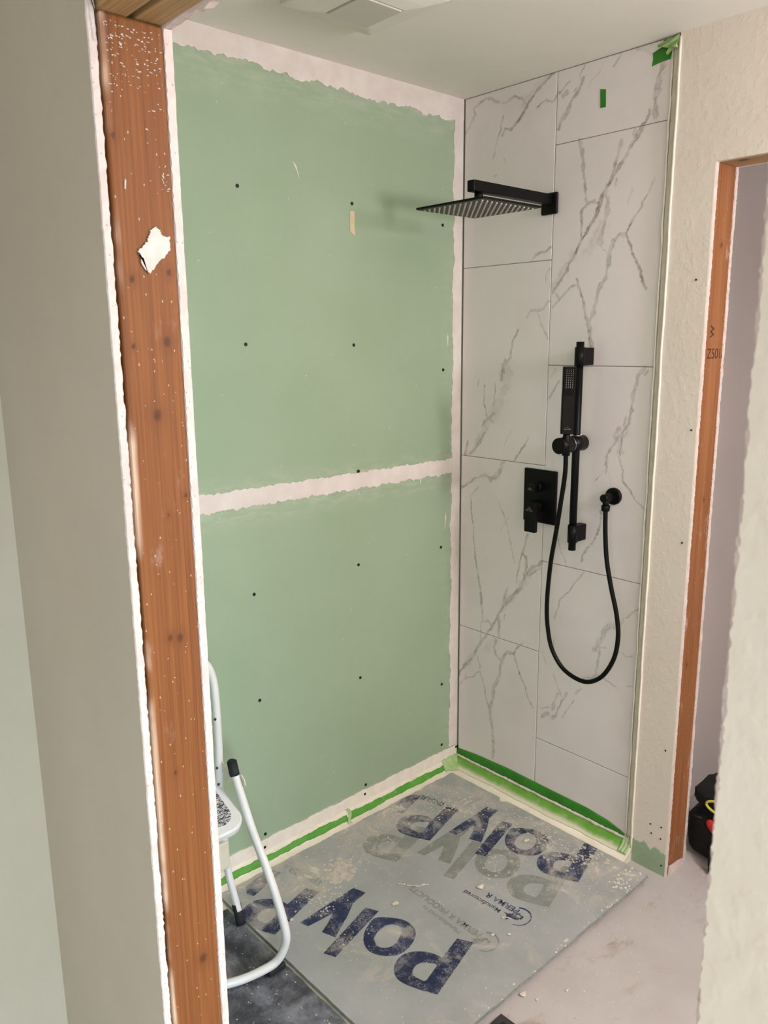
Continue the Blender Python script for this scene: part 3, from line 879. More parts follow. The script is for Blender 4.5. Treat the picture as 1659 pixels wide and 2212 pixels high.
# near part of the opening wall on the right of the picture
wf = tag(root('wall_front', (-1.60, -2.4, 0)), 'near white textured wall with a torn drywall edge at right', 'wall', kind=ST)
rag_edge('drywall_sheet', XO0, XO1, YN, -2.2, 0.0, H, 0.0017, [WHITE_TEX, CORE], -1, step=0.003, seed=6.4, parent=wf)
kid(box('drywall_sheet', XO0, XO1, -3.6, -2.2, 0.0, H, WHITE_TEX), wf)
kid(box('stud', XS0, XS1, YN - 0.045, YN - 0.007, 0.0, ZH, STUD), wf)
kid(box('drywall_sheet', XI0, XI1, -3.6, YN - 0.004, 0.0, ZH, WHITE_TEX), wf)
tag(box('wall_hall', -4.2, XO0, -0.352, -0.24, 0.0, H, GREIGE), 'greige hall wall at the far left edge of the picture', 'wall', kind=ST)
tag(box('wall_behind_added', -4.2, XI1, -4.32, -4.2, 0.0, H, GREIGE), 'unseen greige wall added behind the camera to block ambient light', 'wall', kind=ST)  # out of view, added to cut ambient light on the near edges
def sub(o, part):
    o.parent = part
    o.matrix_parent_inverse = Matrix.Identity(4)
    return o
# ------------------------------------------------------------------ shower pan, board, mat
PROF = [(0.003, 0.066), (0.008, 0.060), (0.013, 0.047), (0.022, 0.033), (0.036, 0.023), (0.052, 0.017), (0.075, 0.014)]
def prof(d):
    for (a, za), (b, zb) in zip(PROF[:-1], PROF[1:]):
        if d <= b:
            return za + (zb - za) * max(0.0, (d - a) / (b - a))
    return PROF[-1][1]
YF = -0.776
XL = -1.535
v, f = [], []
dd = [PROF[0][0] + (PROF[-1][0] - PROF[0][0]) * (i / 24.0) ** 1.4 for i in range(25)]
for d in dd:
    z = prof(d)
    v += [(XL, -d, z), (-d, -d, z), (-d, YF, z)]
for i in range(24):
    a, b = i * 3, i * 3 + 3
    f += [(a, b, b + 1, a + 1), (a + 1, b + 1, b + 2, a + 2)]
e = 24 * 3
k = len(v)
v += [(XL, YF + 0.006, 0.014), (XL, YF, 0.008), (-0.075, YF, 0.008), (-0.075, YF + 0.006, 0.014), (XL, YF, 0.0), (-0.003, YF, 0.0)]
f += [(e, k, k + 3, e + 1), (k, k + 1, k + 2, k + 3), (k + 1, k + 4, k + 5, k + 2)]
f += [tuple([k + 5] + [i * 3 + 2 for i in range(25)] + [k + 2])]
pan = mesh('shower_pan', v, f, PAN, smooth=False)
for p in pan.data.polygons:
    if p.index < 48:
        p.use_smooth = True
tag(pan, 'cream acrylic shower pan with coved rim under the foam board', 'shower pan')

ZB, ZT = 0.0150, 0.026
BX0, BX1, BY0, BY1 = -1.097, -0.070, -0.870, -0.040
fb = tag(root('foam_board', (-0.58, -0.45, ZB)), 'grey-green foam insulation board with navy lettering lying in the shower', 'insulation board')
bm = bmesh.new()
def rim(n, a, b, jit, seed):
    out = []
    for i in range(n):
        t = i / n
        p = Vector(a).lerp(Vector(b), t)
        d = (Vector(b) - Vector(a)).normalized()
        nrm = Vector((d.y, -d.x))
        out.append(p + nrm * jit * wob(t * 2, seed, 3))
    return out
ring = rim(90, (BX0, BY0), (BX1, BY0), 0.0018, 1) + rim(70, (BX1, BY0), (BX1, BY1), 0.0012, 2) + rim(110, (BX1, BY1), (BX0, BY1), 0.0045, 3) + rim(70, (BX0, BY1), (BX0, BY0), 0.0008, 4)
NS = len(ring)
# break a notch out of the long edge by the tiled wall and bite a corner
ring = [Vector((p.x - (0.016 if -0.305 < p.y < -0.285 and p.x > -0.09 else 0.0), p.y)) for p in ring]
top = [bm.verts.new((p.x, p.y, ZT)) for p in ring]
tb = [bm.verts.new((p.x, p.y, ZT - 0.0012)) for p in ring]
bot = [bm.verts.new((p.x, p.y, ZB)) for p in ring]
ft = bm.faces.new(top)
sides = []
for a_, b_ in ((top, tb), (tb, bot)):
    for i in range(NS):
        q = bm.faces.new((a_[i], b_[i], b_[(i + 1) % NS], a_[(i + 1) % NS]))
        if a_ is tb:
            q.material_index = 1
bm.faces.new(list(reversed(bot)))
bm.normal_update()
bmesh.ops.triangulate(bm, faces=[q for q in bm.faces if len(q.verts) > 4])
o = from_bm('board', bm, [BOARD, FOAM])
kid(o, fb)
GL = {'P': [[(0.181, 0.099), (0.203, 0.058), (0.0, 0.0), (-0.021, 0.04), (-0.037, 0.082), (-0.039, 0.109), (-0.027, 0.134), (-0.005, 0.151), (0.024, 0.158), (0.052, 0.15), (0.078, 0.128), (0.093, 0.102), (0.099, 0.078)], [(0.068, 0.068), (0.06, 0.089), (0.044, 0.104), (0.023, 0.106), (0.006, 0.097), (-0.001, 0.085), (0.002, 0.067), (0.013, 0.052)]],
      'o': [[(0.058, 0.315), (0.083, 0.305), (0.107, 0.278), (0.123, 0.25), (0.124, 0.219), (0.112, 0.193), (0.084, 0.174), (0.047, 0.164), (0.016, 0.168), (-0.008, 0.186), (-0.025, 0.211), (-0.029, 0.239), (-0.016, 0.27), (0.011, 0.295)], [(0.062, 0.272), (0.086, 0.263), (0.095, 0.242), (0.084, 0.223), (0.054, 0.205), (0.025, 0.202), (0.004, 0.215), (0.0, 0.236), (0.011, 0.257), (0.035, 0.268)]],
      'l': [[(0.076, 0.367), (0.094, 0.329), (-0.111, 0.276), (-0.126, 0.309)]],
      'y': [[(0.105, 0.457), (0.119, 0.415), (0.061, 0.406), (0.01, 0.373), (-0.065, 0.334), (-0.08, 0.375), (-0.044, 0.392), (-0.01, 0.413), (-0.051, 0.416), (-0.095, 0.42), (-0.103, 0.447), (-0.032, 0.451), (0.016, 0.453)]],
      'stub': [[(0.150, 0.250), (0.168, 0.210), (0.045, 0.176), (0.035, 0.198), (0.052, 0.230)]]}
ROUND = {'P': (3, 11), 'o': (0, 99)}
def smooth_poly(pts, lo, hi):
    n = len(pts)
    out = []
    for i in range(n):
        p = Vector(pts[i]); q = Vector(pts[(i + 1) % n])
        out.append(p)
        if lo <= i < hi:
            p0 = Vector(pts[i - 1]); q1 = Vector(pts[(i + 2) % n])
            for t in (0.33, 0.66):
                out.append(0.5 * ((2 * p) + (q - p0) * t + (2 * p0 - 5 * p + 4 * q - q1) * t * t + (-p0 + 3 * p - 3 * q + q1) * t ** 3))
    return out
def glyph(name, polys, off, mat, z, rnd=None):
    cu = bpy.data.curves.new('glyph', 'CURVE')
    cu.dimensions = '2D'
    cu.fill_mode = 'BOTH'
    for k, pl in enumerate(polys):
        pl = smooth_poly(pl, *((rnd if k == 0 else (0, 7)) if rnd else (0, 0)))
        s = cu.splines.new('POLY')
        s.points.add(len(pl) - 1)
        for pt, p in zip(s.points, pl):
            pt.co = (p[0] + off[0], p[1] + off[1], 0, 1)
        s.use_cyclic_u = True
    t = bpy.data.objects.new('glyph', cu)
    COL.objects.link(t)
    dg = bpy.context.evaluated_depsgraph_get()
    dg.update()
    me = bpy.data.meshes.new_from_object(t.evaluated_get(dg))
    bpy.data.objects.remove(t)
    bm = bmesh.new(); bm.from_mesh(me)
    for co, no in (((BX1 - 0.002, 0, 0), (1, 0, 0)), ((0, BY1 - 0.004, 0), (0, 1, 0)), ((BX0 + 0.001, 0, 0), (-1, 0, 0))):
        bmesh.ops.bisect_plane(bm, geom=bm.verts[:] + bm.edges[:] + bm.faces[:], plane_co=co, plane_no=no, clear_outer=True)
    bmesh.ops.translate(bm, vec=(0, 0, z), verts=bm.verts)
    if not bm.faces:
        bm.free(); return
    for q in bm.faces:
        if q.normal.z < 0:
            q.normal_flip()
    bm.to_mesh(me); bm.free()
    me.materials.clear()
    kid(link(name, me, mat), fb)
P0 = Vector((-0.885, -0.749))
P2 = Vector((-0.183, 0.457))
for (row, mat, z) in ((Vector((0.47, 0.001)), GHOST, ZT + 0.0003), (Vector((0.627, 0.007)), NAVY, ZT + 0.0006), (Vector((0, 0)), NAVY, ZT + 0.0006)):
    nm = 'faded_letter' if mat is GHOST else 'printed_letter'
    for ch in 'Poly':
        glyph(nm, GL[ch], P0 + row, mat, z, ROUND.get(ch))
    glyph(nm, GL['P'], P0 + row + P2, mat, z, ROUND['P'])
    if mat is not GHOST:
        glyph(nm, GL['stub'], P0 + row + P2, mat, z)
def floor_text(name, body, size, at, ang, mat, z=ZT + 0.0006, off=0.0):
    b = Vector((math.sin(ang) * -1, math.cos(ang), 0))          # reading direction, mostly +Y
    u = Vector((-b.y, b.x, 0))
    mw = Matrix(((b.x, u.x, 0, at[0]), (b.y, u.y, 0, at[1]), (0, 0, 1, z), (0, 0, 0, 1)))
    kid(text_mesh(name, body, size, mat, mw, off), fb)
floor_text('small_lettering', 'EPS INSUL', 0.038, (-0.225, -0.232), 0.25, NAVY, off=0.0006)
floor_text('small_lettering', 'EPS INSUL', 0.036, (-0.826, -0.205), 0.25, GHOST, off=0.0006)
floor_text('small_lettering', 'Manufactured', 0.024, (-0.525, -0.662), 0.08, NAVY, off=0.0003)
floor_text('small_lettering', 'PERMA R', 0.029, (-0.486, -0.700), 0.08, NAVY, off=0.0008)
floor_text('small_lettering', 'PERMA R PRODUCTS', 0.030, (-0.640, -0.690), 0.0, GHOST, off=0.0008)
floor_text('small_lettering', 'Manufactured by', 0.022, (-0.675, -0.64), 0.0, GHOST)
def ring_logo(cx, cy, mat):
    bm = bmesh.new()
    def arc(rx, ry, a0, a1, w0, w1, n=26):
        pr = None
        for i in range(n + 1):
            a = a0 + (a1 - a0) * i / n
            w = w0 + (w1 - w0) * i / n
            p = [bm.verts.new((cx + (rx + s * w) * math.cos(a), cy + (ry + s * w) * math.sin(a), ZT + 0.0007)) for s in (-0.5, 0.5)]
            if pr:
                bm.faces.new((pr[0], pr[1], p[1], p[0]))
            pr = p
    arc(0.038, 0.034, -2.9, 0.7, 0.002, 0.006)
    arc(0.012, 0.011, 0.2, 5.6, 0.004, 0.004)
    arc(0.0075, 0.008, -3.0, 3.2, 0.003, 0.003)
    # four-pointed spark
    pts = []
    for k in range(16):
        a = 2 * math.pi * k / 16
        r = 0.024 if k % 4 == 0 else (0.013 if k % 2 == 0 else 0.010)
        pts.append(bm.verts.new((cx - 0.016 + r * math.cos(a), cy + 0.018 + r * math.sin(a), ZT + 0.0005)))
    bm.faces.new(pts)
    for q in bm.faces:
        q.normal_update()
        if q.normal.z < 0:
            q.normal_flip()
    me = bpy.data.meshes.new('maker_logo'); bm.to_mesh(me); bm.free()
    kid(link('maker_logo', me, mat), fb)
ring_logo(-0.510, -0.712, NAVY)
ring_logo(-0.655, -0.712, GHOST)

# crusts of dried plaster stuck to the board
random.seed(21)
bm = bmesh.new()
def crust(x, y, s):
    n = 7
    a0 = random.random() * 6
    e = random.uniform(0.45, 1.0)
    th = random.random() * 3.1
    z = ZT + 0.0008 + random.random() * 0.0006
    pts = []
    for k in range(n):
        a = a0 + 2 * math.pi * k / n
        r = s * random.uniform(0.55, 1.2)
        u, w = r * math.cos(a), r * math.sin(a) * e
        pts.append((x + u * math.cos(th) - w * math.sin(th), y + u * math.sin(th) + w * math.cos(th)))
    if any(not (BX0 + .003 < p[0] < BX1 - .004 and BY0 + .004 < p[1] < BY1 - .006) for p in pts):
        return
    t = [bm.verts.new((p[0], p[1], z)) for p in pts]
    b = [bm.verts.new((x + (p[0] - x) * 1.15, y + (p[1] - y) * 1.15, ZT)) for p in pts]
    bm.faces.new(t)
    for k in range(n):
        bm.faces.new((b[k], b[(k + 1) % n], t[(k + 1) % n], t[k]))
for (cx, cy, r, cnt, big) in [(-0.775, -0.215, 0.022, 90, .010), (-0.735, -0.185, 0.026, 60, .008), (-0.80, -0.20, 0.05, 60, .004), (-0.60, -0.14, 0.06, 70, .004), (-0.506, -0.115, 0.035, 60, .005), (-0.435, -0.110, 0.03, 50, .004), (-0.243, -0.187, 0.05, 90, .005), (-0.172, -0.230, 0.04, 70, .005), (-0.165, -0.40, 0.05, 90, .004), (-0.145, -0.54, 0.035, 90, .005), (-0.171, -0.650, 0.04, 90, .005), (-0.115, -0.711, 0.03, 70, .006), (-0.35, -0.49, 0.04, 40, .004), (-0.89, -0.15, 0.04, 60, .004), (-0.873, -0.266, 0.04, 90, .005), (-0.931, -0.445, 0.03, 40, .003), (-0.20, -0.80, 0.05, 50, .003), (-0.42, -0.53, 0.03, 30, .004)]:
    for _ in range(cnt):
        crust(random.gauss(cx, r), random.gauss(cy, r * 0.8), big * random.uniform(0.25, 1.0))
o = kid(from_bm('dried_plaster', bm, CRUST), fb)
o['kind'] = 'stuff'

# dark rubber mat left of the board
bm = bmesh.new()
ring = rim(80, (-1.53, -1.02), (-1.105, -1.02), 0.003, 6) + rim(80, (-1.105, -1.02), (-1.105, -0.10), 0.002, 7) + rim(40, (-1.105, -0.10), (-1.53, -0.10), 0.004, 8) + rim(60, (-1.53, -0.10), (-1.53, -1.02), 0.002, 9)
t_ = [bm.verts.new((p.x, p.y, 0.019)) for p in ring]
b_ = [bm.verts.new((p.x, p.y, 0.0145)) for p in ring]
for i in range(len(ring)):
    bm.faces.new((t_[i], b_[i], b_[(i + 1) % len(ring)], t_[(i + 1) % len(ring)]))
bm.faces.new(t_); bm.faces.new(list(reversed(b_)))
bm.normal_update()
bmesh.ops.triangulate(bm, faces=[q for q in bm.faces if len(q.verts) > 4])
tag(from_bm('floor_mat', bm, MAT), 'dark dusty rubber mat under the white step stool', 'mat')

# chips of plaster on board and floor
def chip(loc, s, seed, flat=0.35):
    random.seed(seed)
    bm = bmesh.new()
    bmesh.ops.create_icosphere(bm, subdivisions=1, radius=1.0)
    for q in bm.verts:
        q.co *= random.uniform(0.7, 1.15)
        q.co.x *= s[0]; q.co.y *= s[1]; q.co.z *= s[2]
    zmin = min(q.co.z for q in bm.verts)
    bmesh.ops.translate(bm, vec=(loc[0], loc[1], loc[2] - zmin), verts=bm.verts)
    return bm
CH = [(-0.494, -0.554, .017, .012, 'largest triangular white plaster chip near the middle of the foam board'), (-0.734, -0.432, .012, .009, 'plaster chip lying nearest the lower letter o on the board'),
      (-0.621, -0.709, .007, .005, 'small white plaster crumb below the printed logo, nearest the big lower P'), (-0.586, -0.739, .006, .006, 'small white plaster crumb below the printed logo, nearest the board front'),
      (-1.000, -0.277, .007, .006, 'small crumb on the board just beside the front leg of the stool'), (-0.207, -0.505, .012, .008, 'pale plaster chip in the upper letter o')]
for i, (x, y, a, b, lab) in enumerate(CH):
    tag(from_bm('plaster_chip', chip((x, y, ZT + 0.0002), (a, b, min(a, b) * 0.35), 50 + i), CHIP), lab, 'plaster chip', 'plaster chips on the foam board')
CF = [(-0.690, -0.915, .005, .004, 'tiny plaster crumb on the beige floor beside the dark plate'), (-0.704, -0.880, .012, .009, 'larger white plaster lump against the foam board front edge'), (-0.609, -0.949, .007, .004, 'flat plaster flake on the beige floor in front of the board')]
for i, (x, y, a, b, lab) in enumerate(CF):
    tag(from_bm('plaster_chip', chip((x, y, 0.0002), (a, b, min(a, b) * 0.5), 90 + i), CHIP), lab, 'plaster chip', 'plaster chips on the floor')
for i, pts in enumerate([[(-0.655, -0.395), (-0.640, -0.410), (-0.628, -0.425), (-0.612, -0.428), (-0.604, -0.440)], [(-0.668, -0.372), (-0.660, -0.385), (-0.652, -0.388)], [(-0.552, -0.683), (-0.540, -0.690), (-0.535, -0.706)]]):
    lab = ['long curled white paint shaving in the middle of the board', 'short curled white shaving beside the long shaving', 'thin white shaving under the printed logo'][i]
    tag(tube('paint_shaving', [(p.x, p.y, ZT + 0.0022) for p in spline([(a, b, 0) for a, b in pts], 5)], lambda i: 0.0016 + 0.0006 * math.sin(i), CHIP, seg=6), lab, 'paint shaving', 'shavings on the foam board')
random.seed(5)
bm = bmesh.new()
def crumb(x, y, z, s):
    n = 5
    a0 = random.random() * 6
    t = bm.verts.new((x, y, z + s * 0.6))
    r = [bm.verts.new((x + s * random.uniform(.6, 1.3) * math.cos(a0 + 2 * math.pi * k / n), y + s * random.uniform(.6, 1.3) * math.sin(a0 + 2 * math.pi * k / n), z)) for k in range(n)]
    for k in range(n):
        bm.faces.new((t, r[k], r[(k + 1) % n]))
for _ in range(620):
    x = random.uniform(BX0 + .01, BX1 - .01); y = random.uniform(BY0 + .01, BY1 - .01)
    dense_ = 0.25 + (0.75 if x > -0.35 or y > -0.28 else 0)
    if random.random() < dense_:
        crumb(x, y, ZT, random.uniform(.0008, .0026))
for _ in range(40):
    crumb(random.uniform(-0.20, BX1 - .004), random.uniform(BY0 + .003, -0.80), ZT, random.uniform(.003, .006))
for _ in range(26):
    crumb(random.uniform(-0.9, -0.1), BY0 + random.uniform(0.0, .012), ZT, random.uniform(.002, .005))
o = tag(from_bm('plaster_crumbs', bm, CHIP), 'scattered white plaster crumbs over the foam board', 'debris', kind='stuff')
bm = bmesh.new()
for _ in range(160):
    crumb(random.uniform(-0.78, 0.1), -0.89 - abs(random.gauss(0, 0.12)), 0.0, random.uniform(.0008, .0024))
for _ in range(60):
    crumb(random.uniform(-1.4, -1.12), random.uniform(-1.0, -0.12), 0.019, random.uniform(.0008, .0022))
tag(from_bm('floor_crumbs', bm, CHIP), 'fine plaster crumbs scattered over the beige floor and dark mat', 'debris', kind='stuff')

# ------------------------------------------------------------------ painter's tape
def strip(name, path_fn, n, m, mat, thick=0.0004):
    return grid(name, n, m, path_fn, mat, smooth=True, thick=thick)
HT = [(-0.004, .092), (-0.10, .101), (-0.25, .107), (-0.45, .104), (-0.60, .103), (-0.68, .094), (-0.73, .080), (-0.766, .062)]
def ht(y):
    for (a, za), (b, zb) in zip(HT[:-1], HT[1:]):
        if y >= b:
            return za + (zb - za) * (y - a) / (b - a)
    return HT[-1][1]
def f_tile(u, w):
    y = -0.004 - 0.760 * u
    z0 = 0.055
    z = z0 + (ht(y) - z0) * w
    return (-0.0012 - 0.0035 * math.sin(math.pi * w) * (1 + 0.4 * wob(u, 3, 3)) - 0.002 * (1 - w), y, z)
tag(strip('painters_tape', f_tile, 90, 6, TAPE_D), 'dark green painters tape along the bottom of the marble tiles', 'tape', "strips of green painters tape")
def f_pan(u, w):
    y = -0.010 - 0.756 * u
    wide = 0.031 + 0.003 * wob(u, 2, 1.5)
    d = 0.005 + wide * w
    return (-d, y, prof(d) + 0.0010 + 0.0012 * abs(wob(u * 3 + w, 5, 2)) * w)
tag(strip('painters_tape', f_pan, 110, 10, TAPE_L), 'wide pale green painters tape on the pan rim below the tiles', 'tape', "strips of green painters tape")
def caulk(i):
    return 0.0034 + 0.0030 * abs(wob(i * 0.03, 4, 4))
tag(tube('caulk_bead', [(-0.0065 + 0.0012 * wob(i * .02, 1, 3), -0.006 - 0.758 * i / 150, 0.0655 + 0.0015 * wob(i * .02, 6, 2)) for i in range(151)], caulk, MUD, seg=8), 'rough white bead of grout between the two tape strips', 'caulk')
def f_back(x0, x1, d0, d1, seed):
    def fn(u, w):
        x = x0 + (x1 - x0) * u
        a = d0 + 0.0016 * wob(x, seed, 3)
        b = d1 + 0.0022 * wob(x, seed + 2, 3)
        d = a + (b - a) * w
        return (x, -d, prof(d) + 0.0010 + 0.0008 * abs(wob(x * 2 + w, seed, 3)))
    return fn
tag(strip('painters_tape', f_back(-1.50, -0.573, 0.011, 0.021, 1), 120, 5, TAPE_M), 'green painters tape on the pan rim below the green wall, left piece', 'tape', "strips of green painters tape")
tag(strip('painters_tape', f_back(-0.562, -0.030, 0.011, 0.022, 4), 90, 5, TAPE_M), 'green painters tape on the pan rim below the green wall, right piece by the corner', 'tape', "strips of green painters tape")
def f_corner(u, w):
    x = -0.006 - 0.085 * u
    d = 0.005 + (0.030 + 0.006 * math.sin(5 * u)) * w
    return (x, -d, prof(d) + 0.003 + 0.005 * abs(math.sin(9 * u + 3 * w)) * (1 - 0.5 * w))
tag(strip('painters_tape', f_corner, 26, 10, TAPE_P), 'crumpled pale green tape folded into the back corner of the pan', 'tape', "strips of green painters tape")
def f_fold(u, w):
    x = -0.560 - 0.014 * u
    d = 0.004 + 0.030 * w
    return (x + 0.008 * math.sin(6 * w), -d, prof(d) + 0.003 + 0.006 * math.sin(math.pi * u) * abs(math.sin(7 * w)))
tag(strip('painters_tape', f_fold, 12, 12, TAPE_P), 'small crumpled tape fold where the two rim tapes meet', 'tape', "strips of green painters tape")
def f_end(u, w):
    y = -0.742 - 0.030 * u
    d = 0.002 + 0.034 * w
    return (-d, y, prof(d) + 0.004 + 0.006 * abs(math.sin(8 * u + 2 * w)))
tag(strip('painters_tape', f_end, 14, 10, TAPE_P), 'torn whitish tape end at the front foot of the tiled wall', 'tape', "strips of green painters tape")
on_tile = lambda u, v, w: (-0.0006 - w, u, v)
tag(prism('painters_tape', [(-0.527, 2.358), (-0.546, 2.353), (-0.548, 2.306), (-0.530, 2.307)], 0.0004, on_tile, TAPE_D), 'small green tape rectangle stuck high on the right-hand tile', 'tape', "strips of green painters tape")
tag(prism('painters_tape', [(-0.688, 2.412), (-0.712, 2.420), (-0.719, 2.428), (-0.718, 2.436), (-0.727, 2.437), (-0.727, 2.428), (-0.738, 2.418), (-0.746, 2.410), (-0.742, 2.385), (-0.715, 2.384), (-0.687, 2.379), (-0.690, 2.396)], 0.0005, on_tile, TAPE_D), 'torn dark green tape patch below the ceiling at the tile edge', 'tape', "strips of green painters tape")
def f_crump(u, w):
    y = -0.708 - 0.062 * u
    z = 2.428 + 0.008 * u - 0.024 * w * (0.4 + u)
    return (-0.004 - 0.012 * abs(math.sin(5 * u + 4 * w)) * (0.3 + w) - 0.006 * u, y, min(z, 2.4375))
tag(strip('painters_tape', f_crump, 14, 8, TAPE_P), 'crumpled pale tape tuck under the ceiling above the tile edge', 'tape', "strips of green painters tape")
tag(prism('painters_tape', [(-0.766, 2.432), (-0.748, 2.424), (-0.731, 2.402), (-0.735, 2.394), (-0.747, 2.402), (-0.768, 2.412)], 0.0005, lambda u, v, w: (-0.008 - w, u, v), TAPE_P), 'narrow faded green tape tag at the top of the tile edge', 'tape', "strips of green painters tape")
# film of torn tape along the tile edge
vv = []
def f_edge(u, w):
    z = 0.075 + 2.31 * u
    a = -0.7475 + 0.0015 * wob(z, 3, 3)
    b = -0.7515 - 0.0030 * abs(wob(z, 7, 1.5))
    return (-0.0045 - 0.0045 * math.sin(math.pi * w) * (1 + 0.6 * wob(z, 2, 4)), a + (b - a) * w, z)
EDGEF = simple('pale_tape_edge', rgb(230, 226, 212), rgb(238, 234, 222), 40, 0.6)
tag(strip('masking_strip', f_edge, 160, 4, EDGEF), 'thin pale tape film running up the right edge of the tiles', 'tape', "strips of green painters tape")
tag(prism('masking_tape', [(-0.503, 2.041), (-0.486, 2.042), (-0.4865, 2.000), (-0.484, 1.969), (-0.493, 1.975), (-0.504, 1.982), (-0.5045, 2.010)], 0.0004, lambda u, v, w: (u, -0.0006 - w, v), TAPE_B), 'beige masking tape scrap on the green wall', 'tape')

# ------------------------------------------------------------------ exhaust fan
fx, fy = -0.786, -0.402
fan = tag(root('exhaust_fan', (fx, fy, H)), 'square off-white exhaust fan cover on the ceiling', 'exhaust fan')
bm = bmesh.new()
def sq(h, z, r):
    out = []
    for k in range(4):
        sx, sy = ((1, 1), (-1, 1), (-1, -1), (1, -1))[k]
        for t in range(5):
            a = math.pi / 2 * k + math.pi / 2 * t / 4
            out.append(bm.verts.new((fx + sx * (h - r) + r * math.cos(a), fy + sy * (h - r) + r * math.sin(a), z)))
    return out
lv = [sq(0.142, H - 0.0005, 0.006), sq(0.142, H - 0.017, 0.006), sq(0.138, H - 0.020, 0.006), sq(0.10, H - 0.030, 0.006), sq(0.066, H - 0.036, 0.005), sq(0.064, H - 0.034, 0.005)]
for a, b in zip(lv[:-1], lv[1:]):
    for k in range(20):
        bm.faces.new((a[k], a[(k + 1) % 20], b[(k + 1) % 20], b[k]))
bm.faces.new(lv[-1])
kid(from_bm('fan_cover', bm, FANP), fan)
kid(box('fan_panel', fx - 0.0615, fx + 0.0615, fy - 0.0615, fy + 0.0615, H - 0.039, H - 0.0335, FANP2, bev=0.001), fan)

# ------------------------------------------------------------------ shower head on its arm
hy, hz = -0.367, 2.066
sh = tag(root('rain_shower_head', (0.0, hy, hz)), 'square matte black rain shower head on a wall arm', 'shower head')
kid(box('wall_flange', -0.012, -0.0003, hy - 0.030, hy + 0.030, hz - 0.032, hz + 0.032, BLACK, bev=0.005, smooth=False), sh)
kid(box('arm', -0.372, -0.011, hy - 0.013, hy + 0.013, hz - 0.004, hz + 0.026, BLACK, bev=0.002), sh)
kid(tube('swivel', [(-0.337, hy, hz - 0.004), (-0.337, hy, 2.042)], 0.0125, BLACK, seg=18), sh)
kid(tube('swivel_nut', [(-0.337, hy, 2.043), (-0.337, hy, 2.0295), (-0.337, hy, 2.0235)], lambda i: (0.0105, 0.0125, 0.016)[i], BLACK, seg=18), sh)
bm = bmesh.new()
add_box(bm, -0.337 - 0.125, -0.337 + 0.125, hy - 0.125, hy + 0.125, 2.0185, 2.0245, 0.0015)
plate = kid(from_bm('head_plate', bm, BLACK), sh)
face = kid(box('spray_face', -0.337 - 0.122, -0.337 + 0.122, hy - 0.122, hy + 0.122, 2.0178, 2.0190, BLACK_SHEEN), sh)
bm = bmesh.new()
for i in range(12):
    for j in range(12):
        cx = -0.337 + (i - 5.5) * 0.0195; cy = hy + (j - 5.5) * 0.0195
        r = bmesh.ops.create_cone(bm, cap_ends=True, segments=7, radius1=0.0024, radius2=0.0030, depth=0.004)
        bmesh.ops.translate(bm, vec=(cx, cy, 2.0162), verts=r['verts'])
o = sub(from_bm('nozzles', bm, SILVER), face)
o['kind'] = 'stuff'

# ------------------------------------------------------------------ valve trim
vy0, vy1, vz0, vz1 = -0.432, -0.300, 1.057, 1.237
va = tag(root('shower_valve', (0.0, -0.366, 1.147)), 'matte black rectangular shower valve plate with lever handle', 'shower valve')
kid(box('valve_plate', -0.010, -0.0003, vy0, vy1, vz0, vz1, BLACK, bev=0.004), va)
hub = []
kid(tube('diverter_hub', [(-0.010, -0.366, 1.180), (-0.034, -0.366, 1.180)], 0.017, BLACK, seg=24), va)
knob = kid(box('diverter_knob', -0.062, -0.034, -0.381, -0.351, 1.166, 1.194, BLACK, bev=0.003), va)
kid(tube('handle_hub', [(-0.010, -0.366, 1.116), (-0.042, -0.366, 1.116)], 0.021, BLACK, seg=24), va)
lev = kid(box('lever', -0.068, -0.042, -0.391, -0.347, 1.095, 1.137, BLACK, bev=0.003), va)
kid(box('lever', -0.064, -0.048, -0.391, -0.347, 1.034, 1.098, BLACK, bev=0.003), va)
def roof_logo(x, cy, cz, s):
    bm = bmesh.new()
    for pts in ([(-1, -0.55), (0, 0.55), (1, -0.55)], [(-0.55, -0.5), (0, 0.1), (0.55, -0.5)]):
        add_tube(bm, [(x, cy + a * s, cz + b * s * 0.8) for a, b in pts], 0.0005, 6)
    add_tube(bm, [(x, cy - s, cz - .55 * s * 0.8), (x, cy + s, cz - .55 * s * 0.8)], 0.0005, 6)
    return from_bm('engraved_logo', bm, GREYLOGO)
sub(roof_logo(-0.0682, -0.369, 1.113, 0.014), lev)
sub(roof_logo(-0.0622, -0.366, 1.180, 0.009), knob)

# ------------------------------------------------------------------ slide rail, hand shower, hose, outlet
ry, rx = -0.532, -0.055
rail = tag(root('slide_rail', (0.0, ry, 1.326)), 'matte black vertical slide rail with two wall brackets', 'slide rail')
kid(tube('rail_tube', [(rx, ry, 1.003), (rx, ry, 1.649)], 0.0118, BLACK, seg=24), rail)
for z in (1.605, 1.056):
    kid(box('bracket', rx + 0.004, -0.0003, ry - 0.014, ry + 0.014, z - 0.026, z + 0.026, BLACK, bev=0.002), rail)
    kid(tube('bracket_collar', [(rx, ry, z - 0.028), (rx, ry, z + 0.028)], 0.0155, BLACK, seg=24), rail)
sz = 1.342
sld = kid(tube('slider', [(-0.022, ry, sz), (-0.0225, ry, sz), (-0.090, ry, sz)], lambda i: (0.020, 0.0245, 0.0245)[i], BLACK, seg=28), rail)
kid(tube('holder', [(-0.0915, ry, sz), (-0.146, ry, sz), (-0.147, ry, sz)], lambda i: (0.0245, 0.0245, 0.021)[i], BLACK, seg=28), rail)
sub(tube('chrome_ring', [(-0.0895, ry, sz), (-0.0918, ry, sz)], 0.0250, CHROME, seg=28), sld)
sub(tube('chrome_collar', [(rx, ry, sz + 0.0235), (rx, ry, sz + 0.0265)], 0.0165, CHROME, seg=24), sld)
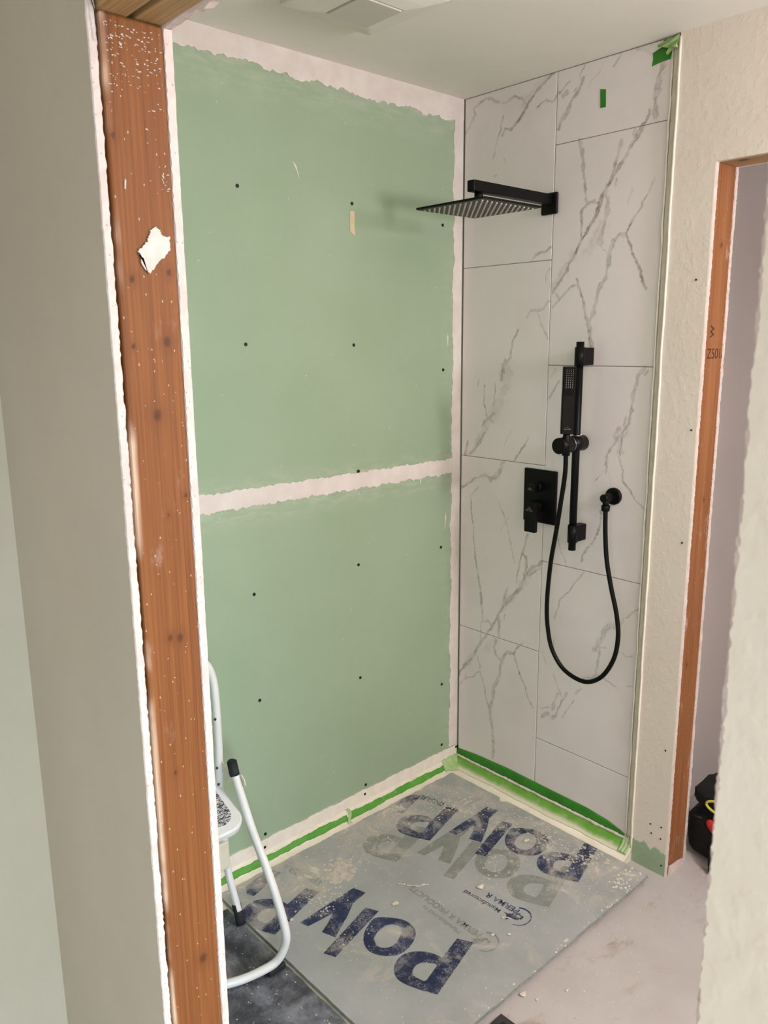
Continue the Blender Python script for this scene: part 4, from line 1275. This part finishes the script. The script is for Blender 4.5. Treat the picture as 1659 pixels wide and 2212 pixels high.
sub(tube('release_button', [(-0.040, ry - 0.004, sz + 0.022), (-0.040, ry - 0.004, sz + 0.030)], 0.0045, CHROME, seg=14), sld)

hx, hyy = -0.120, -0.541
hs = tag(root('hand_shower', (hx, hyy, 1.37)), 'slim rectangular matte black hand shower hanging in its holder', 'hand shower')
# stick body: straight handle, then a head leaning slightly forward
ang = math.radians(-42)          # the face looks out of the corner towards the room
ca, sa = math.cos(ang), math.sin(ang)
def hsp(a, b, z):                # a: out of the face, b: across
    return (hx - a * ca - b * sa, hyy + a * sa - b * ca, z)
secs = [(0.0, 0.0, 1.378, 0.0125, 0.0185), (0.0, 0.0, 1.390, 0.0125, 0.0190), (0.0, 0, 1.492, 0.0125, 0.0185), (0.004, 0, 1.510, 0.0125, 0.0185), (0.017, 0, 1.574, 0.0125, 0.0200), (0.0175, 0, 1.578, 0.0110, 0.0190)]
bm = bmesh.new()
rings = []
for (oa, ob, z, ha, hb) in secs:
    c = 0.003
    pr = [(ha, hb - c), (ha - c, hb), (-ha + c, hb), (-ha, hb - c), (-ha, -hb + c), (-ha + c, -hb), (ha - c, -hb), (ha, -hb + c)]
    rings.append([bm.verts.new(hsp(oa + a, ob + b, z)) for a, b in pr])
for a, b in zip(rings[:-1], rings[1:]):
    for k in range(8):
        bm.faces.new((a[k], a[(k + 1) % 8], b[(k + 1) % 8], b[k]))
bm.faces.new(list(reversed(rings[0]))); bm.faces.new(rings[-1])
hnd = kid(from_bm('handle', bm, BLACK), hs)
bm = bmesh.new()
for i in range(4):
    for j in range(11):
        z = 1.516 + 0.0052 * j
        off = 0.004 + (z - 1.510) / (1.574 - 1.510) * 0.013
        r = bmesh.ops.create_uvsphere(bm, u_segments=6, v_segments=4, radius=0.0011)
        bmesh.ops.translate(bm, vec=hsp(off + 0.0126, (i - 1.5) * 0.0062, z), verts=r['verts'])
o = sub(from_bm('nozzles', bm, SILVER), hnd)
o['kind'] = 'stuff'
kid(tube('connector', [(hx, hyy, 1.379), (hx, hyy, 1.372), (hx, hyy, 1.357), (hx, hyy, 1.312)], lambda i: (0.010, 0.011, 0.0145, 0.012)[i], BLACK, seg=18), hs)
bm = bmesh.new()
for pts in ([(-1, -0.4), (0, 0.5), (1, -0.4)], [(-1, -0.4), (1, -0.4)]):
    add_tube(bm, [hsp(0.0127, a * 0.010, 1.395 + b * 0.007) for a, b in pts], 0.0005, 6)
sub(from_bm('engraved_logo', bm, GREYLOGO), hnd)

oy, oz = -0.640, 1.184
ol = tag(root('wall_outlet', (0.0, oy, oz)), 'round matte black wall elbow feeding the shower hose', 'shower outlet')
kid(tube('outlet_flange', [(-0.0003, oy, oz), (-0.008, oy, oz), (-0.011, oy, oz)], lambda i: (0.0265, 0.0265, 0.024)[i], BLACK, seg=32), ol)
kid(tube('outlet_elbow', [(-0.010, oy, oz), (-0.060, oy, oz), (-0.061, oy, oz)], lambda i: (0.0125, 0.0125, 0.011)[i], BLACK, seg=22), ol)
kid(tube('outlet_spout', [(-0.045, oy, oz - 0.004), (-0.045, oy, oz - 0.024)], 0.0100, BLACK, seg=18), ol)
kid(tube('hose_nut', [(-0.045, oy, oz - 0.022), (-0.045, oy, oz - 0.024), (-0.045, oy, oz - 0.040)], lambda i: (0.011, 0.0135, 0.0120)[i], BLACK, seg=18), ol)
HP = [(-0.120, -0.541, 1.316), (-0.112, -0.535, 1.255), (-0.100, -0.515, 1.16), (-0.082, -0.489, 1.06), (-0.070, -0.463, 0.942), (-0.062, -0.449, 0.80), (-0.058, -0.456, 0.705), (-0.055, -0.477, 0.640), (-0.052, -0.524, 0.590), (-0.050, -0.597, 0.575), (-0.050, -0.657, 0.610), (-0.050, -0.697, 0.680), (-0.050, -0.709, 0.755), (-0.049, -0.699, 0.828), (-0.048, -0.674, 0.912), (-0.046, -0.653, 0.995), (-0.045, -0.643, 1.080), (-0.045, -0.640, 1.148)]
path = spline(HP, 60)
# resample at constant pitch for the ribs
cum = [0.0]
for a, b in zip(path[:-1], path[1:]):
    cum.append(cum[-1] + (b - a).length)
pitch = 0.0021
res, j = [], 0
L = cum[-1]
kk = 0
while kk * pitch < L:
    s = kk * pitch
    while j < len(cum) - 2 and cum[j + 1] < s:
        j += 1
    t = (s - cum[j]) / max(cum[j + 1] - cum[j], 1e-9)
    res.append(path[j].lerp(path[j + 1], t))
    kk += 1
hose = tube('shower_hose', res, lambda i: 0.0076 if i % 2 else 0.0066, BLACK, seg=12)
tag(hose, 'black ribbed shower hose looping from hand shower to wall elbow', 'shower hose')

# ------------------------------------------------------------------ step stool
zs = 0.0192
stool = tag(root('step_stool', (-1.30, -0.25, zs)), 'white tubular folding step stool with grey tread behind the stud', 'step stool')
RT = 0.0115
xr, xl = -1.110, -1.470
# front frame: two legs and a bar along the floor, bent from one tube
fr = [(xr, -0.188, 0.500), (xr, -0.262, 0.370), (xr, -0.336, 0.270), (xr, -0.386, 0.185), (xr, -0.410, 0.125), (xr - 0.006, -0.408, 0.085), (xr - 0.026, -0.401, 0.052), (xr - 0.060, -0.393, 0.041), (xr - 0.12, -0.377, 0.036), (-1.30, -0.350, 0.036), (xl + 0.06, -0.322, 0.041), (xl + 0.012, -0.312, 0.070), (xl, -0.306, 0.130), (xl, -0.285, 0.190), (xl, -0.236, 0.275), (xl, -0.186, 0.370), (xl, -0.140, 0.500)]
kid(tube('front_frame', spline(fr, 8), RT, WSTEEL, seg=18), stool)
for (x, y0, yt) in ((xr, -0.188, -0.178), (xl, -0.140, -0.130)):
    kid(tube('tube_cap', [(x, y0 - 0.003, 0.492), (x, y0, 0.500), (x, yt, 0.530), (x, yt, 0.532)], lambda i: (0.0135, 0.0142, 0.0135, 0.010)[i], RUBBER, seg=18), stool)
# rear frame: legs rising into the hand loop
for x, xh in ((xr, -1.128), (xl + 0.0, -1.445)):
    leg_ = kid(tube('rear_leg', spline([(x, -0.172, 0.055), (x, -0.140, 0.120), (x, -0.120, 0.180), (x - 0.004 if x > -1.3 else x + 0.004, -0.118, 0.300), (xh, -0.135, 0.470)], 8), RT * 0.92, WSTEEL, seg=16), stool)
    sub(tube('rubber_foot', [(x, -0.160, 0.072), (x, -0.176, 0.040), (x, -0.182, zs + 0.0005)], lambda i: (0.0128, 0.0132, 0.0150)[i], RUBBER, seg=16), leg_)
kid(box('rear_bracket', -1.150, -1.106, -0.135, -0.105, 0.175, 0.262, CREAMP, bev=0.006), stool)
hl = [(-1.128, -0.133, 0.440), (-1.126, -0.138, 0.560), (-1.125, -0.134, 0.710), (-1.129, -0.128, 0.772), (-1.146, -0.124, 0.810), (-1.180, -0.122, 0.826), (-1.29, -0.122, 0.828), (-1.39, -0.122, 0.826), (-1.424, -0.124, 0.810), (-1.440, -0.128, 0.772), (-1.444, -0.134, 0.710), (-1.445, -0.138, 0.560), (-1.445, -0.133, 0.440)]
kid(tube('hand_loop', spline(hl, 8), RT, WSTEEL, seg=18), stool)
RIV = simple('dark_rivet', rgb(60, 58, 54), None, rough=0.5)
for (x, y, z) in ((-1.1355, -0.1445, 0.650), (-1.1375, -0.1435, 0.505), (-1.1195, -0.201, 0.478), (-1.1365, -0.1445, 0.455)):
    kid(tube('rivet', [(x + .004, y + .003, z), (x - 0.0002, y - 0.0008, z)], 0.0036, RIV, seg=10), stool)
# step: enamelled tray with tread
def rr(x0, x1, y0, y1, r, n=8):
    out = []
    for (cx, cy, a0) in ((x1 - r, y1 - r, 0), (x0 + r, y1 - r, 90), (x0 + r, y0 + r, 180), (x1 - r, y0 + r, 270)):
        for k in range(n + 1):
            a = math.radians(a0 + 90 * k / n)
            out.append((cx + r * math.cos(a), cy + r * math.sin(a)))
    return out
SX0, SX1, SY0, SY1, SZ = -1.455, -1.1250, -0.278, -0.045, 0.398
def tilt(u, v, w):               # the step is half folded: its back edge sits higher
    a = math.radians(22)
    d = v - SY0
    return (u, SY0 + d * math.cos(a) - (w - SZ) * math.sin(a), SZ - 0.004 + d * math.sin(a) + (w - SZ) * math.cos(a))
step_ = kid(prism('step', rr(SX0, SX1, SY0, SY1, 0.05), 0.026, lambda u, v, w: tilt(u, v, SZ - 0.026 + w), WSTEEL), stool)
bmx = bmesh.new(); bmx.from_mesh(step_.data)
bmesh.ops.bevel(bmx, geom=[e_ for e_ in bmx.edges if len(e_.link_faces) == 2 and e_.calc_face_angle(0) > 1.2], offset=0.006, segments=3, affect='EDGES')
bmx.to_mesh(step_.data); bmx.free()
sub(prism('tread', rr(SX0 + 0.026, SX1 - 0.026, SY0 + 0.026, SY1 - 0.03, 0.034), 0.0025, lambda u, v, w: tilt(u, v, SZ - 0.0005 + w), TREAD), step_)
kid(prism('hinge_strap', [(-0.188, 0.488), (-0.176, 0.500), (-0.136, 0.535), (-0.128, 0.528), (-0.134, 0.500), (-0.176, 0.470)], 0.003, lambda u, v, w: (-1.124 + w, u, v), CREAMP), stool)
kid(prism('catch_plate', [(-0.203, 0.472), (-0.196, 0.490), (-0.206, 0.496), (-0.222, 0.486), (-0.224, 0.470), (-0.212, 0.462)], 0.003, lambda u, v, w: (-1.100 + w, u, v), CREAMP), stool)
kid(box('bar_foot', -1.165, -1.112, -0.409, -0.372, zs + 0.0003, 0.037, RUBBER, bev=0.004), stool)
kid(box('bar_foot', -1.47, -1.42, -0.335, -0.300, zs + 0.0003, 0.037, RUBBER, bev=0.004), stool)

# ------------------------------------------------------------------ bag in the doorway
bx, by = 0.255, -1.000
bag = tag(root('tool_bag', (bx, by, 0.0)), 'black fabric tool bag with yellow and red trim in the doorway', 'bag')
def blob(name, c, r, p, mat, nu=20, nv=14, warp=0.0, seed=0.0, zmin=None, rot=None):
    vv, ff = [], []
    def pw(a, e): return math.copysign(abs(a) ** e, a)
    for j in range(nv + 1):
        th = -math.pi / 2 + math.pi * j / nv
        for i in range(nu):
            ph = 2 * math.pi * i / nu
            q = Vector((r[0] * pw(math.cos(th), p) * pw(math.cos(ph), p), r[1] * pw(math.cos(th), p) * pw(math.sin(ph), p), r[2] * pw(math.sin(th), p)))
            q *= 1 + warp * wob(ph + th * 1.7, seed, 0.5)
            if rot: q = rot @ q
            q += Vector(c)
            if zmin is not None: q.z = max(q.z, zmin)
            vv.append(q)
    for j in range(nv):
        for i in range(nu):
            ff.append((j * nu + i, j * nu + (i + 1) % nu, (j + 1) * nu + (i + 1) % nu, (j + 1) * nu + i))
    return mesh(name, vv, ff, mat, smooth=True)
kid(blob('bag_body', (bx, by, 0.083), (0.105, 0.140, 0.083), 0.45, BAGK, warp=0.06, seed=1, zmin=0.0006), bag)
kid(blob('bag_flap', (bx - 0.01, by - 0.010, 0.222), (0.095, 0.140, 0.030), 0.5, BAGK, warp=0.05, seed=3, rot=Matrix.Rotation(-0.10, 3, 'X')), bag)
kid(blob('bag_pocket', (bx + 0.0, by + 0.02, 0.172), (0.085, 0.085, 0.030), 0.5, BAGK, warp=0.08, seed=6), bag)
kid(blob('bag_pocket', (bx - 0.105, by - 0.01, 0.062), (0.022, 0.045, 0.050), 0.6, BAGK, warp=0.06, seed=5, zmin=0.0006), bag)
def hoop(c, ry_, rz_, x, mat, name, r=0.006, a0=0, a1=2 * math.pi, n=30):
    return tube(name, [(x, c[0] + ry_ * math.cos(a0 + (a1 - a0) * i / n), c[1] + rz_ * math.sin(a0 + (a1 - a0) * i / n)) for i in range(n + 1)], r, mat, seg=8)
kid(hoop((-0.990, 0.212), 0.052, 0.021, 0.144, YEL, 'yellow_loop', 0.0042), bag)
kid(hoop((-1.005, 0.140), 0.068, 0.062, 0.140, YEL, 'yellow_piping', 0.0026, math.pi * 1.02, math.pi * 1.45), bag)
kid(blob('red_pouch', (0.148, -0.972, 0.132), (0.010, 0.036, 0.016), 0.7, RED, rot=Matrix.Rotation(0.7, 3, 'X')), bag)
kid(tube('clip', [(0.148, -0.900, 0.150), (0.147, -0.925, 0.154)], 0.0030, RUBBER, seg=8), bag)
kid(tube('hanging_strap', spline([(0.150, -0.975, 0.110), (0.128, -0.975, 0.060), (0.112, -0.983, 0.020), (0.104, -0.990, 0.0105)], 6), 0.0100, BAGK, seg=8), bag)
kid(tube('handle_strap', spline([(bx - 0.02, by + 0.06, 0.20), (bx - 0.04, by + 0.03, 0.250), (bx - 0.05, by - 0.03, 0.272), (bx - 0.04, by - 0.08, 0.262), (bx - 0.02, by - 0.11, 0.22)], 8), 0.009, BAGK, seg=8), bag)

# dark flat plate whose corner shows at the bottom of the picture
pl = root('dark_plate', (-0.87, -0.99, 0.0))
tag(pl, 'black flat plate corner on the floor in front of the board', 'plate')
pl.rotation_euler = (0, 0, 0)
kid(prism('plate', [(-0.799, -0.886), (-0.795, -1.02), (-0.95, -1.02), (-0.95, -0.890)], 0.010, lambda u, v, w: (u, v, 0.0003 + w), DKPLATE), pl)
kid(box('plate_grip', -0.93, -0.815, -1.01, -0.905, 0.0104, 0.0125, RUBBER, bev=0.0008), pl)
